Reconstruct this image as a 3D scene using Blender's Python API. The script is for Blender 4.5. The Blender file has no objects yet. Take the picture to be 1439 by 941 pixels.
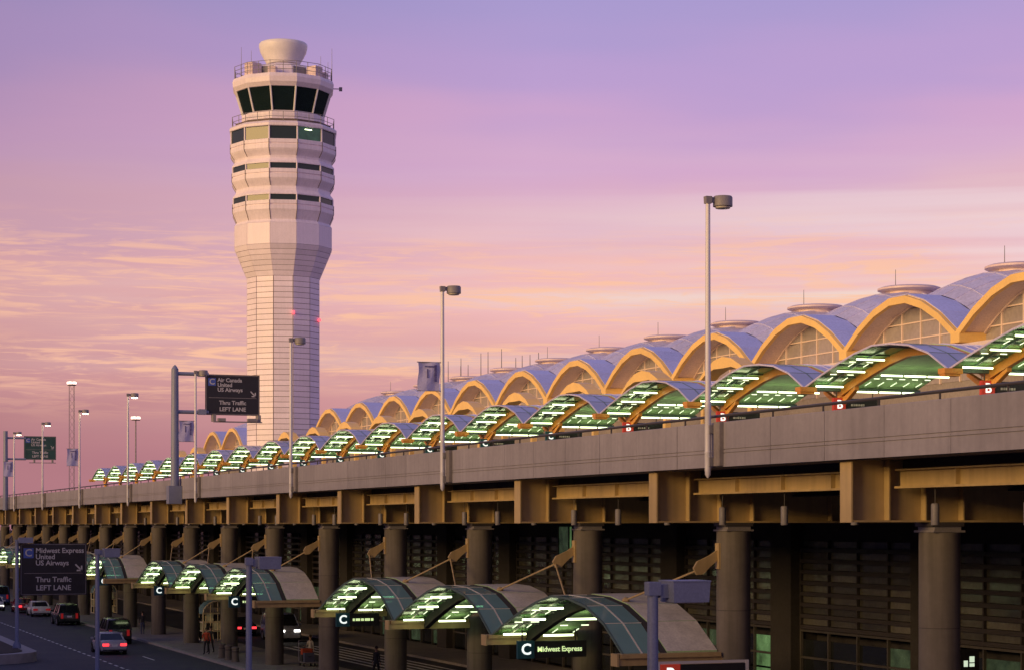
import bpy, math, random
from mathutils import Vector, Matrix
random.seed(7)
R = math.radians
scene = bpy.context.scene
COL = scene.collection

# ------------------------------------------------------------------ camera
CAMZ = 8.73                       # eye height above the lower road
THETA = 20.77                     # yaw of the lens from the road direction (+Y)
FPX = 2860.0
cam_d = bpy.data.cameras.new("camera")
cam = bpy.data.objects.new("camera", cam_d)
COL.objects.link(cam)
cam.location = (0, 0, CAMZ)
cam.rotation_euler = (R(90), 0, R(-THETA))
cam_d.sensor_width = 36
cam_d.lens = 36 * FPX / 1439
cam_d.shift_y = (737 - 470.5) / 1439
cam_d.clip_end = 6000
scene.camera = cam

# ------------------------------------------------------------------ sky
world = bpy.data.worlds.new("World")
scene.world = world
world.use_nodes = True
SUN_AZ = (-0.94, -0.34)           # horizontal direction towards the sun
SUN_EL = 8.0


def srgb(r, g, b):
    def f(c):
        c /= 255.0
        return c / 12.92 if c <= .04045 else ((c + .055) / 1.055) ** 2.4
    return (f(r), f(g), f(b), 1)


def build_world():
    nt = world.node_tree
    N, L = nt.nodes, nt.links
    N.clear()
    out = N.new("ShaderNodeOutputWorld")
    bg = N.new("ShaderNodeBackground")
    tc = N.new("ShaderNodeTexCoord")
    sep = N.new("ShaderNodeSeparateXYZ")
    L.new(tc.outputs["Generated"], sep.inputs[0])

    def ramp(src, stops, interp="EASE"):
        n = N.new("ShaderNodeValToRGB")
        n.color_ramp.interpolation = interp
        e = n.color_ramp.elements
        e[0].position, e[0].color = stops[0]
        e[1].position, e[1].color = stops[-1]
        for p, c in stops[1:-1]:
            k = e.new(p)
            k.color = c
        L.new(src, n.inputs[0])
        return n.outputs[0]

    def mth(op, a, b=None, c=None):
        n = N.new("ShaderNodeMath")
        n.operation = op
        n.use_clamp = False
        for i, v in enumerate((a, b, c)):
            if v is None:
                continue
            if isinstance(v, (int, float)):
                n.inputs[i].default_value = v
            else:
                L.new(v, n.inputs[i])
        return n.outputs[0]

    def noise(scale, loc, detail, rough, dist=0.0):
        mp = N.new("ShaderNodeMapping")
        mp.inputs["Scale"].default_value = scale
        mp.inputs["Location"].default_value = loc
        mp.inputs["Rotation"].default_value = (0.02, 0.035, 0)
        L.new(tc.outputs["Generated"], mp.inputs["Vector"])
        n = N.new("ShaderNodeTexNoise")
        n.inputs["Scale"].default_value = 1
        n.inputs["Detail"].default_value = detail
        n.inputs["Roughness"].default_value = rough
        n.inputs["Distortion"].default_value = dist
        L.new(mp.outputs[0], n.inputs["Vector"])
        return n.outputs["Fac"]

    def mix(fac, a, b):
        n = N.new("ShaderNodeMix")
        n.data_type = 'RGBA'
        L.new(fac, n.inputs["Factor"])
        for s, v in ((6, a), (7, b)):
            if isinstance(v, tuple):
                n.inputs[s].default_value = v
            else:
                L.new(v, n.inputs[s])
        return n.outputs[2]

    # elevation disturbed a little by soft large clouds
    big = noise((3.0, 3.0, 16.0), (1.3, .4, 2.0), 3, .5, .3)
    zz = mth('MULTIPLY_ADD', mth('SUBTRACT', big, .5), .10, sep.outputs[2])
    z01 = mth('MULTIPLY_ADD', zz, .8, .1)                     # -.125..1.125 -> 0..1

    def P(z):
        return z * .8 + .1
    base = ramp(z01, [
        (P(-.10), srgb(96, 76, 88)), (P(-.01), srgb(186, 126, 140)), (P(.035), srgb(200, 138, 148)),
        (P(.070), srgb(222, 158, 160)), (P(.115), srgb(238, 176, 180)), (P(.145), srgb(220, 170, 190)),
        (P(.175), srgb(207, 162, 202)), (P(.215), srgb(184, 154, 206)), (P(.26), srgb(166, 150, 205)),
        (P(.50), srgb(128, 128, 184)), (P(1.0), srgb(92, 98, 152))])
    # the air is a little deeper on the left
    dim = mth('MINIMUM', mth('MAXIMUM', mth('MULTIPLY_ADD', sep.outputs[0], .95, .66), .76), 1.0)
    dv = N.new("ShaderNodeVectorMath")
    dv.operation = 'SCALE'
    L.new(base, dv.inputs[0])
    L.new(dim, dv.inputs["Scale"])
    base = dv.outputs[0]
    # the sky is warmer and paler to the right, deeper rose to the left
    side = mth('MULTIPLY_ADD', sep.outputs[0], 1.9, -.12)
    glowband = ramp(mth('MULTIPLY_ADD', sep.outputs[2], .8, .1), [
        (P(.03), (0, 0, 0, 1)), (P(.105), (1, 1, 1, 1)), (P(.15), (.35, .35, .35, 1)), (P(.20), (0, 0, 0, 1))])
    sd = N.new("ShaderNodeClamp")
    L.new(side, sd.inputs[0])
    stripes = noise((2.2, 2.2, 42.0), (4.0, 1.0, .6), 4, .55, .35)
    st = ramp(stripes, [(.40, (0, 0, 0, 1)), (.66, (1, 1, 1, 1))])
    f1 = mth('MULTIPLY', mth('MULTIPLY', glowband, sd.outputs[0]), mth('MULTIPLY_ADD', st, .85, .25))
    c1 = mix(f1, base, srgb(240, 221, 210))
    # pale lavender streaks a little higher
    hi = ramp(mth('MULTIPLY_ADD', sep.outputs[2], .8, .1), [
        (P(.08), (0, 0, 0, 1)), (P(.12), (1, 1, 1, 1)), (P(.145), (.8, .8, .8, 1)), (P(.19), (0, 0, 0, 1))])
    s2 = ramp(noise((1.1, 1.1, 46.0), (7.1, 3.0, 5.1), 4, .5, .3), [(.51, (0, 0, 0, 1)), (.66, (1, 1, 1, 1))])
    f2 = mth('MULTIPLY', mth('MULTIPLY', hi, s2), mth('MULTIPLY_ADD', sd.outputs[0], 1.0, -.05))
    f2 = mth('MULTIPLY', f2, mth('MULTIPLY', sd.outputs[0], .55))
    c2 = mix(f2, c1, srgb(244, 230, 232))
    # fine mackerel ripples lit from below, low in the sky
    rip = noise((16.0, 16.0, 230.0), (0, 0, 0), 5, .62, .6)
    pat = noise((5.0, 5.0, 34.0), (2.2, 9.0, 1.0), 3, .5)
    low = ramp(mth('MULTIPLY_ADD', sep.outputs[2], .8, .1), [
        (P(.045), (0, 0, 0, 1)), (P(.085), (1, 1, 1, 1)), (P(.125), (.75, .75, .75, 1)), (P(.155), (0, 0, 0, 1))])
    rr = ramp(rip, [(.47, (0, 0, 0, 1)), (.64, (1, 1, 1, 1))])
    fine = ramp(noise((36.0, 36.0, 300.0), (3, 1, 2), 4, .6, .8), [(.48, (0, 0, 0, 1)), (.70, (1, 1, 1, 1))])
    rr = mth('MAXIMUM', rr, mth('MULTIPLY', fine, .75))
    pp = ramp(pat, [(.34, (0, 0, 0, 1)), (.56, (1, 1, 1, 1))])
    f3 = mth('MULTIPLY', mth('MULTIPLY', rr, pp), mth('MULTIPLY', low, .95))
    c3 = mix(f3, c2, srgb(252, 194, 158))
    # thin violet veils high up
    v = ramp(noise((2.5, 2.5, 12.0), (3.3, 6.0, 8.0), 4, .5, .5), [(.45, (0, 0, 0, 1)), (.75, (1, 1, 1, 1))])
    c4 = mix(mth('MULTIPLY', v, .14), c3, srgb(214, 164, 196))
    # physically based dusk sky adds the glow on the sun's own side
    sky = N.new("ShaderNodeTexSky")
    sky.sky_type = 'NISHITA'
    sky.sun_disc = False
    sky.sun_elevation = R(2.0)
    sky.sun_rotation = math.atan2(SUN_AZ[0], SUN_AZ[1])
    sky.dust_density = 2.0
    m1 = N.new("ShaderNodeMix")
    m1.data_type = 'RGBA'
    m1.blend_type = 'ADD'
    m1.inputs[0].default_value = .018
    L.new(c4, m1.inputs[6])
    L.new(sky.outputs[0], m1.inputs[7])
    L.new(m1.outputs[2], bg.inputs[0])
    bg.inputs[1].default_value = 1.0
    L.new(bg.outputs[0], out.inputs[0])


build_world()

# ------------------------------------------------------------------ sun, exposure
sun_d = bpy.data.lights.new("sun", 'SUN')
sun = bpy.data.objects.new("sun", sun_d)
COL.objects.link(sun)
sun_d.energy = 3.3
sun_d.angle = R(28.0)
sun_d.color = (1.0, .62, .24)
sv = Vector((SUN_AZ[0] * math.cos(R(SUN_EL)), SUN_AZ[1] * math.cos(R(SUN_EL)), math.sin(R(SUN_EL))))
sun.rotation_euler = sv.to_track_quat('Z', 'Y').to_euler()
sun.location = (-60, -40, 60)
scene.view_settings.view_transform = 'Standard'
scene.view_settings.look = 'None'
scene.view_settings.exposure = 0.0
scene.view_settings.gamma = 1.0
scene.view_settings.use_curve_mapping = False

# ------------------------------------------------------------------ photo geometry helpers
TT = math.tan(R(THETA))
CT = math.cos(R(THETA))
KX = FPX / CT ** 2
VPX, HY = -365.0, 737.0


def y_at(px, X):
    """distance along the road of something at lateral distance X seen in pixel column px"""
    return X * (KX / (px - VPX) - TT)


def z_at(px, py, X):
    """height (absolute) of something at lateral distance X seen at (px, py)"""
    return CAMZ + (HY - py) / (px - VPX) * X / CT


# ------------------------------------------------------------------ materials
MATS = {}


def mat(name, col, rough=.6, metal=0.0, var=.12, nscale=1.5, streak=0.0, bump=0.0, bscale=20.0,
        rnd=0.0, emit=None, estr=0.0, spec=.4, dirt=None, fine=.05):
    m = bpy.data.materials.new(name)
    m.use_nodes = True
    nt = m.node_tree
    N, L = nt.nodes, nt.links
    b = N["Principled BSDF"]
    b.inputs["Roughness"].default_value = rough
    b.inputs["Metallic"].default_value = metal
    b.inputs["Specular IOR Level"].default_value = spec
    geo = N.new("ShaderNodeNewGeometry")
    cur = None
    if var or streak or rnd:
        n1 = N.new("ShaderNodeTexNoise")
        n1.inputs["Scale"].default_value = nscale
        n1.inputs["Detail"].default_value = 6
        n1.inputs["Roughness"].default_value = .6
        L.new(geo.outputs["Position"], n1.inputs["Vector"])
        val = N.new("ShaderNodeMapRange")
        val.inputs[1].default_value = .3
        val.inputs[2].default_value = .7
        val.inputs[3].default_value = 1 - var
        val.inputs[4].default_value = 1 + var
        L.new(n1.outputs["Fac"], val.inputs[0])
        cur = val.outputs[0]
        if fine:
            nf = N.new("ShaderNodeTexNoise")
            nf.inputs["Scale"].default_value = nscale * 14
            nf.inputs["Detail"].default_value = 3
            L.new(geo.outputs["Position"], nf.inputs["Vector"])
            mf = N.new("ShaderNodeMapRange")
            mf.inputs[1].default_value = .3
            mf.inputs[2].default_value = .7
            mf.inputs[3].default_value = 1 - fine * 2
            mf.inputs[4].default_value = 1 + fine * 2
            L.new(nf.outputs["Fac"], mf.inputs[0])
            q = N.new("ShaderNodeMath")
            q.operation = 'MULTIPLY'
            L.new(cur, q.inputs[0])
            L.new(mf.outputs[0], q.inputs[1])
            cur = q.outputs[0]
        if streak:
            mp = N.new("ShaderNodeMapping")
            mp.inputs["Scale"].default_value = (2.2, 2.2, .12)
            L.new(geo.outputs["Position"], mp.inputs[0])
            n2 = N.new("ShaderNodeTexNoise")
            n2.inputs["Scale"].default_value = 1.6
            n2.inputs["Detail"].default_value = 5
            L.new(mp.outputs[0], n2.inputs["Vector"])
            v2 = N.new("ShaderNodeMapRange")
            v2.inputs[1].default_value = .42
            v2.inputs[2].default_value = .75
            v2.inputs[3].default_value = 1.0
            v2.inputs[4].default_value = 1 - streak
            L.new(n2.outputs["Fac"], v2.inputs[0])
            mu = N.new("ShaderNodeMath")
            mu.operation = 'MULTIPLY'
            L.new(cur, mu.inputs[0])
            L.new(v2.outputs[0], mu.inputs[1])
            cur = mu.outputs[0]
        if rnd:
            oi = N.new("ShaderNodeObjectInfo")
            v3 = N.new("ShaderNodeMapRange")
            v3.inputs[3].default_value = 1 - rnd
            v3.inputs[4].default_value = 1 + rnd
            L.new(oi.outputs["Random"], v3.inputs[0])
            mu = N.new("ShaderNodeMath")
            mu.operation = 'MULTIPLY'
            L.new(cur, mu.inputs[0])
            L.new(v3.outputs[0], mu.inputs[1])
            cur = mu.outputs[0]
        vm = N.new("ShaderNodeVectorMath")
        vm.operation = 'SCALE'
        vm.inputs[0].default_value = col[:3]
        L.new(cur, vm.inputs["Scale"])
        L.new(vm.outputs[0], b.inputs["Base Color"])
        rv = N.new("ShaderNodeMapRange")
        rv.inputs[1].default_value = .3
        rv.inputs[2].default_value = .7
        rv.inputs[3].default_value = max(.02, rough - .1)
        rv.inputs[4].default_value = min(1, rough + .1)
        L.new(n1.outputs["Fac"], rv.inputs[0])
        L.new(rv.outputs[0], b.inputs["Roughness"])
    else:
        b.inputs["Base Color"].default_value = (*col[:3], 1)
    if bump:
        nb = N.new("ShaderNodeTexNoise")
        nb.inputs["Scale"].default_value = bscale
        nb.inputs["Detail"].default_value = 4
        L.new(geo.outputs["Position"], nb.inputs["Vector"])
        bp = N.new("ShaderNodeBump")
        bp.inputs["Strength"].default_value = bump
        bp.inputs["Distance"].default_value = .02
        L.new(nb.outputs["Fac"], bp.inputs["Height"])
        L.new(bp.outputs[0], b.inputs["Normal"])
    if emit:
        b.inputs["Emission Color"].default_value = (*emit, 1)
        b.inputs["Emission Strength"].default_value = estr
        if cur is not None:
            me_ = N.new("ShaderNodeMath")
            me_.operation = 'MULTIPLY'
            me_.inputs[1].default_value = estr
            L.new(cur, me_.inputs[0])
            L.new(me_.outputs[0], b.inputs["Emission Strength"])
    MATS[name] = m
    return m


def glass_mat(name, tint, body, fac, rough=.08):
    """sheet glass: part clear and tinted, part reflecting"""
    m = bpy.data.materials.new(name)
    m.use_nodes = True
    nt = m.node_tree
    N, L = nt.nodes, nt.links
    N.clear()
    out = N.new("ShaderNodeOutputMaterial")
    tr = N.new("ShaderNodeBsdfTransparent")
    tr.inputs[0].default_value = (*tint, 1)
    pr = N.new("ShaderNodeBsdfPrincipled")
    pr.inputs["Base Color"].default_value = (*body, 1)
    pr.inputs["Roughness"].default_value = rough
    pr.inputs["Specular IOR Level"].default_value = .7
    geo = N.new("ShaderNodeNewGeometry")
    nz = N.new("ShaderNodeTexNoise")
    nz.inputs["Scale"].default_value = .9
    nz.inputs["Detail"].default_value = 4
    L.new(geo.outputs["Position"], nz.inputs["Vector"])
    mr = N.new("ShaderNodeMapRange")
    mr.inputs[3].default_value = fac - .12
    mr.inputs[4].default_value = fac + .12
    L.new(nz.outputs["Fac"], mr.inputs[0])
    mx = N.new("ShaderNodeMixShader")
    L.new(mr.outputs[0], mx.inputs[0])
    L.new(tr.outputs[0], mx.inputs[1])
    L.new(pr.outputs[0], mx.inputs[2])
    L.new(mx.outputs[0], out.inputs[0])
    MATS[name] = m
    return m


mat("asphalt", (.045, .048, .06), .75, var=.25, nscale=.35, bump=.3, bscale=40, fine=.12)
mat("earth", (.09, .085, .075), .9, var=.3, nscale=.2)
mat("pavement", (.26, .24, .22), .85, var=.2, nscale=.6, fine=.1)
mat("kerb", (.36, .34, .32), .8, var=.15)
mat("road_paint", (.7, .7, .68), .6, var=.3, nscale=3)
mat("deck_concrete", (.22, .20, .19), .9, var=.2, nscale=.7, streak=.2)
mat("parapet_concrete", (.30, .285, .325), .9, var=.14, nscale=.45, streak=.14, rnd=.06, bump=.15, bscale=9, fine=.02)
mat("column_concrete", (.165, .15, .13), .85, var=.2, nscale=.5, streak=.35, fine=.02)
mat("yellow_steel", (.51, .385, .185), .5, var=.14, nscale=.5, streak=.2, fine=.01)
mat("gold_steel", (.92, .63, .21), .45, var=.08, nscale=.6, rnd=.04, fine=.02)
mat("orange_steel", (.62, .29, .06), .45, var=.1, nscale=.8)
mat("dark_steel", (.06, .055, .055), .5, var=.15)
mat("tower_panel", (.88, .80, .86), .45, var=.05, nscale=.5, rnd=.07, streak=.05, fine=.02)
mat("tower_body", (.87, .79, .84), .5, var=.06, nscale=.4, streak=.10, fine=.02)
mat("tower_joint", (.16, .12, .11), .8, var=.1)
mat("white_paint", (.80, .78, .77), .4, var=.05)
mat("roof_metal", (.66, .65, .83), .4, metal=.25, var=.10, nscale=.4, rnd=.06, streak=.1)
mat("roof_edge", (.74, .60, .58), .45, var=.06)
mat("soffit", (.80, .68, .62), .7, var=.08, nscale=.7)
mat("ceiling_green_glow", (.38, .58, .29), .5, var=.2, nscale=1.0)  # green glow of the tubes put into the ceiling's base colour
mat("canopy_sheet", (.74, .71, .62), .5, var=.12, nscale=.9, streak=.15)
mat("pole_paint", (.66, .66, .70), .45, metal=.1, var=.05, nscale=.8, fine=0)
mat("lamp_grey", (.23, .22, .23), .5, var=.08)
mat("blue_grey_paint", (.20, .23, .34), .45, var=.08)
mat("sign_black", (.018, .02, .026), .4, var=.2, nscale=2)
mat("sign_green", (.025, .07, .065), .4, var=.2, nscale=2)
mat("sign_white", (.48, .49, .52), .4, var=0)
mat("sign_blue", (.06, .11, .42), .4, var=0)
mat("sign_teal", (.02, .09, .12), .4, var=0)
mat("sign_red", (.42, .035, .025), .4, var=0, emit=(.6, .06, .03), estr=.25)
mat("lit_letter", (.8, .8, .8), .5, var=0, emit=(.9, 1, .95), estr=1.0)
mat("lit_letter_green", (.7, .8, .5), .5, var=0, emit=(.75, 1, .45), estr=.75)
mat("banner_cloth", (.42, .42, .66), .8, var=.08)
mat("banner_ink", (.10, .09, .26), .8, var=0)
mat("rubber", (.02, .02, .02), .9, var=.1)
mat("rim_metal", (.5, .5, .52), .35, metal=.8, var=.05)
mat("car_glass", (.015, .018, .022), .06, var=0, spec=.8)
mat("tail_red", (.4, .01, .01), .3, var=0, emit=(1, .04, .05), estr=2.2)
mat("tail_dim", (.3, .01, .01), .3, var=0, emit=(1, .04, .04), estr=.15)
mat("head_white", (.8, .8, .75), .2, var=0, emit=(1, .92, .8), estr=6.0)
mat("head_dim", (.7, .7, .68), .15, var=0)
mat("tube_light", (.9, .95, .85), .4, var=0, emit=(.86, 1.0, .55), estr=4.8)
mat("glint_glow", (.9, .95, .85), .4, var=0, emit=(.86, 1.0, .62), estr=1.8)  # emissive strokes standing in for tube reflections in the canopy glass
mat("lamp_lit", (.9, .8, .6), .4, var=0, emit=(1, .82, .55), estr=14.0)
mat("lamp_lens", (.5, .48, .44), .3, var=0)
mat("red_lamp", (.5, .05, .05), .3, var=0, emit=(1, .08, .10), estr=2.6)
mat("flood_lit", (.9, .8, .7), .4, var=0, emit=(1, .72, .6), estr=3.0)
mat("window_dark", (.018, .022, .024), .08, var=.2, nscale=.4, spec=.7)
mat("window_mid", (.13, .13, .11), .16, var=.4, nscale=.35, spec=.6, rnd=.45)
mat("window_lit_green", (.05, .10, .05), .2, var=.6, nscale=1.1, emit=(.36, .70, .26), estr=.17)
mat("window_lit_dim", (.05, .08, .05), .2, var=.6, nscale=1.1, emit=(.35, .55, .30), estr=.05)
mat("cab_glass", (.02, .04, .042), .12, var=0, spec=.35)
mat("tower_window_lit", (.03, .07, .045), .10, var=.4, nscale=.8, emit=(.20, .60, .36), estr=.06)
mat("hall_glass", (.36, .33, .33), .25, var=.12, nscale=.3, spec=.6, rnd=.10)
mat("mullion", (.80, .66, .58), .5, var=.05)
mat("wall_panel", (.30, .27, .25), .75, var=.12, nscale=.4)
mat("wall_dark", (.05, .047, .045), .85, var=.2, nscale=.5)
mat("slat", (.10, .095, .085), .45, var=.2, nscale=.8, rnd=.15, spec=.5)
mat("cream_frame", (.85, .76, .50), .5, var=.05)
mat("cream_lit", (.3, .25, .15), .3, var=.2, emit=(1, .8, .4), estr=.05)
mat("soil", (.05, .04, .03), .95, var=.3, nscale=2)
mat("skin", (.45, .27, .19), .6, var=0)
mat("hair", (.03, .02, .015), .7, var=0)
glass_mat("canopy_glass", (.50, .78, .74), (.27, .47, .46), .72)
glass_mat("canopy_glass_glow", (.45, .68, .42), (.26, .48, .21), .68, .2)  # far half glass, with the tube glow put into its green body
glass_mat("canopy_glass_blue", (.5, .7, .75), (.40, .45, .70), .88, .25)
mat("teal_trim", (.10, .16, .15), .4, var=.1)
glass_mat("cab_pane", (.26, .36, .36), (.014, .032, .032), .55, .04)
mat("roof_strip_sky", (.57, .60, .88), .36, metal=.25, var=.08, nscale=.5, rnd=.05)  # bluer than the domes: reflected zenith sky put into the base colour
mat("notice_lit", (.6, .7, .6), .5, var=0, emit=(.8, 1, .75), estr=.7)


# ------------------------------------------------------------------ mesh helpers
class MB:
    def __init__(self):
        self.v, self.f, self.m = [], [], []

    def face(self, pts, mi=0):
        i = len(self.v)
        self.v += [tuple(p) for p in pts]
        self.f.append(tuple(range(i, i + len(pts))))
        self.m.append(mi)
        return self

    def hexa(self, a, b, mi=0, mtop=None, mbot=None):
        """prism between two equal rings of points"""
        n = len(a)
        i = len(self.v)
        self.v += [tuple(p) for p in a] + [tuple(p) for p in b]
        self.f.append(tuple(range(i + n - 1, i - 1, -1)))
        self.m.append(mi if mbot is None else mbot)
        self.f.append(tuple(range(i + n, i + 2 * n)))
        self.m.append(mi if mtop is None else mtop)
        for k in range(n):
            q = (k + 1) % n
            self.f.append((i + k, i + q, i + n + q, i + n + k))
            self.m.append(mi)
        return self

    def box(self, x0, x1, y0, y1, z0, z1, mi=0, mtop=None, mbot=None):
        a = [(x0, y0, z0), (x1, y0, z0), (x1, y1, z0), (x0, y1, z0)]
        b = [(x, y, z1) for x, y, _ in a]
        return self.hexa(a, b, mi, mtop, mbot)

    def tube(self, p, q, r0, r1=None, n=8, mi=0):
        p, q = Vector(p), Vector(q)
        r1 = r0 if r1 is None else r1
        d = (q - p).normalized()
        u = d.orthogonal().normalized()
        w = d.cross(u)
        ring = lambda c, r: [c + (u * math.cos(t) + w * math.sin(t)) * r
                             for t in (2 * math.pi * k / n for k in range(n))]
        return self.hexa(ring(p, r0), ring(q, r1), mi)

    def lathe(self, prof, n=24, cx=0, cy=0, rot=0.0, mi=0, cap=True):
        """prof: list of (radius, z), bottom to top"""
        i = len(self.v)
        for r, z in prof:
            for k in range(n):
                t = rot + 2 * math.pi * k / n
                self.v.append((cx + r * math.cos(t), cy + r * math.sin(t), z))
        for j in range(len(prof) - 1):
            for k in range(n):
                q = (k + 1) % n
                self.f.append((i + j * n + k, i + j * n + q, i + (j + 1) * n + q, i + (j + 1) * n + k))
                self.m.append(mi)
        if cap:
            self.f.append(tuple(range(i + n - 1, i - 1, -1)))
            self.m.append(mi)
            e = i + (len(prof) - 1) * n
            self.f.append(tuple(range(e, e + n)))
            self.m.append(mi)
        return self

    def build(self, name, mats, off=(0, 0, 0), smooth=False, angle=None):
        me = bpy.data.meshes.new(name)
        ox, oy, oz = off
        me.from_pydata([(x - ox, y - oy, z - oz) for x, y, z in self.v], [], self.f)
        if isinstance(mats, str):
            mats = [mats]
        for k in mats:
            me.materials.append(MATS[k])
        if any(self.m):
            me.polygons.foreach_set("material_index", self.m)
        if smooth:
            me.polygons.foreach_set("use_smooth", [True] * len(self.f))
            if angle:
                me.set_sharp_from_angle(angle=R(angle))
        me.update()
        return me


def obj(name, me, parent=None, loc=(0, 0, 0), rz=0.0, rot=None):
    o = bpy.data.objects.new(name, me)
    COL.objects.link(o)
    o.location = loc
    o.rotation_euler = rot if rot else (0, 0, rz)
    if parent:
        o.parent = parent
    return o


def tag(o, label, cat, group=None):
    o["label"] = label
    o["category"] = cat
    if group:
        o["group"] = group
    return o


def thing(name, label, cat, loc=(0, 0, 0), rz=0.0, group=None):
    o = bpy.data.objects.new(name, None)
    o.empty_display_size = .3
    COL.objects.link(o)
    o.location = loc
    o.rotation_euler = (0, 0, rz)
    return tag(o, label, cat, group)


def structure(o):
    o["kind"] = "structure"
    return o


_txt = {}


def text_mesh(s, size, m, align='LEFT', extr=.006, bold=.0):
    key = (s, size, m, align)
    if key in _txt:
        return _txt[key]
    cu = bpy.data.curves.new("lettering", 'FONT')
    cu.body = s
    cu.size = size
    cu.align_x = align
    cu.align_y = 'CENTER'
    cu.extrude = extr
    cu.offset = bold
    cu.resolution_u = 3
    t = bpy.data.objects.new("lettering", cu)
    COL.objects.link(t)
    dg = bpy.context.evaluated_depsgraph_get()
    me = bpy.data.meshes.new_from_object(t.evaluated_get(dg))
    bpy.data.objects.remove(t)
    bpy.data.curves.remove(cu)
    me.materials.clear()
    me.materials.append(MATS[m])
    _txt[key] = me
    return me


TXR = (R(90), 0, 0)               # lettering upright, facing -Y

ORD = ["zeroth", "first", "second", "third", "fourth", "fifth", "sixth", "seventh", "eighth", "ninth", "tenth",
       "eleventh", "twelfth", "thirteenth", "fourteenth", "fifteenth", "sixteenth", "seventeenth", "eighteenth",
       "nineteenth", "twentieth", "twenty-first", "twenty-second", "twenty-third", "twenty-fourth", "twenty-fifth",
       "twenty-sixth", "twenty-seventh", "twenty-eighth", "twenty-ninth", "thirtieth", "thirty-first",
       "thirty-second", "thirty-third", "thirty-fourth", "thirty-fifth"]


def ordinal(n):
    return ORD[n] if n < len(ORD) else ("%dth" % n)


BAY = 12.4
Y0 = 48.1


def grid(k):
    return Y0 + BAY * k


# ================================================================== GROUND
def build_ground():
    me = MB().box(-2500, 2500, -2500, 3500, -.6, 0).build("ground", "earth")
    structure(obj("ground", me))
    rd = structure(obj("lower_road", MB().box(-3, 28.1, -60, 430, -.3, .012).build("lower_road", "asphalt")))
    dash = MB().box(-.07, .07, -.55, .55, 0, .004).build("lane_dash", "road_paint")
    y = 112.0
    while y < 260:
        obj("lane_dash", dash, rd, (21.8, y, .013))
        y += 2.1
    edge = MB().box(-.06, .06, -2, 2, 0, .004).build("edge_line", "road_paint")
    for y in (118, 133):
        obj("edge_line", edge, rd, (25.0, y, .013))
    pv = structure(obj("kerbside_pavement", MB().box(28.4, 34.0, -60, 430, -.3, .14).build("pavement", "pavement")))
    ks = MB().box(0, .298, .01, 2.99, -.3, .15).build("kerb_stone", "kerb")
    for k in range(55):
        obj("kerb_stone", ks, pv, (28.1, 100 + 3.0 * k, 0))
    inner = structure(obj("inner_road", MB().box(34.0, 41.6, -60, 430, -.3, .010).build("inner_road", "asphalt")))
    for k in range(6):
        obj("painted_stripe", MB().box(-.13, .13, 96, 142, 0, .004).build("stripe", "road_paint"), inner,
            (36.4 + .75 * k, 0, .011))
    structure(obj("terminal_pavement",
                  MB().box(41.6, 46.4, -60, 430, -.3, .16).build("terminal_pavement", "pavement")))
    # rounded traffic island at the left
    pts = []
    xc, hw, y1 = 13.9, 4.0, 400
    for k in range(25):
        t = math.pi + math.pi * k / 24
        pts.append((xc + hw * math.cos(t), 134 + hw * math.sin(t)))
    pts += [(xc + hw, y1), (xc - hw, y1)]
    pin = []
    for k in range(25):
        t = math.pi + math.pi * k / 24
        pin.append((xc + (hw - .9) * math.cos(t), 134 + (hw - .9) * math.sin(t)))
    pin += [(xc + hw - .9, y1), (xc - hw + .9, y1)]
    b = MB()
    b.hexa([(x, y, -.2) for x, y in pts], [(x, y, .62) for x, y in pts])
    isl = structure(obj("traffic_island", b.build("traffic_island", "kerb")))
    b = MB().hexa([(x, y, .60) for x, y in pin], [(x, y, .66) for x, y in pin])
    obj("planting_soil", b.build("planting_soil", "soil"), isl)


build_ground()


# ================================================================== ELEVATED ROAD
PX = 27.6


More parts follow.
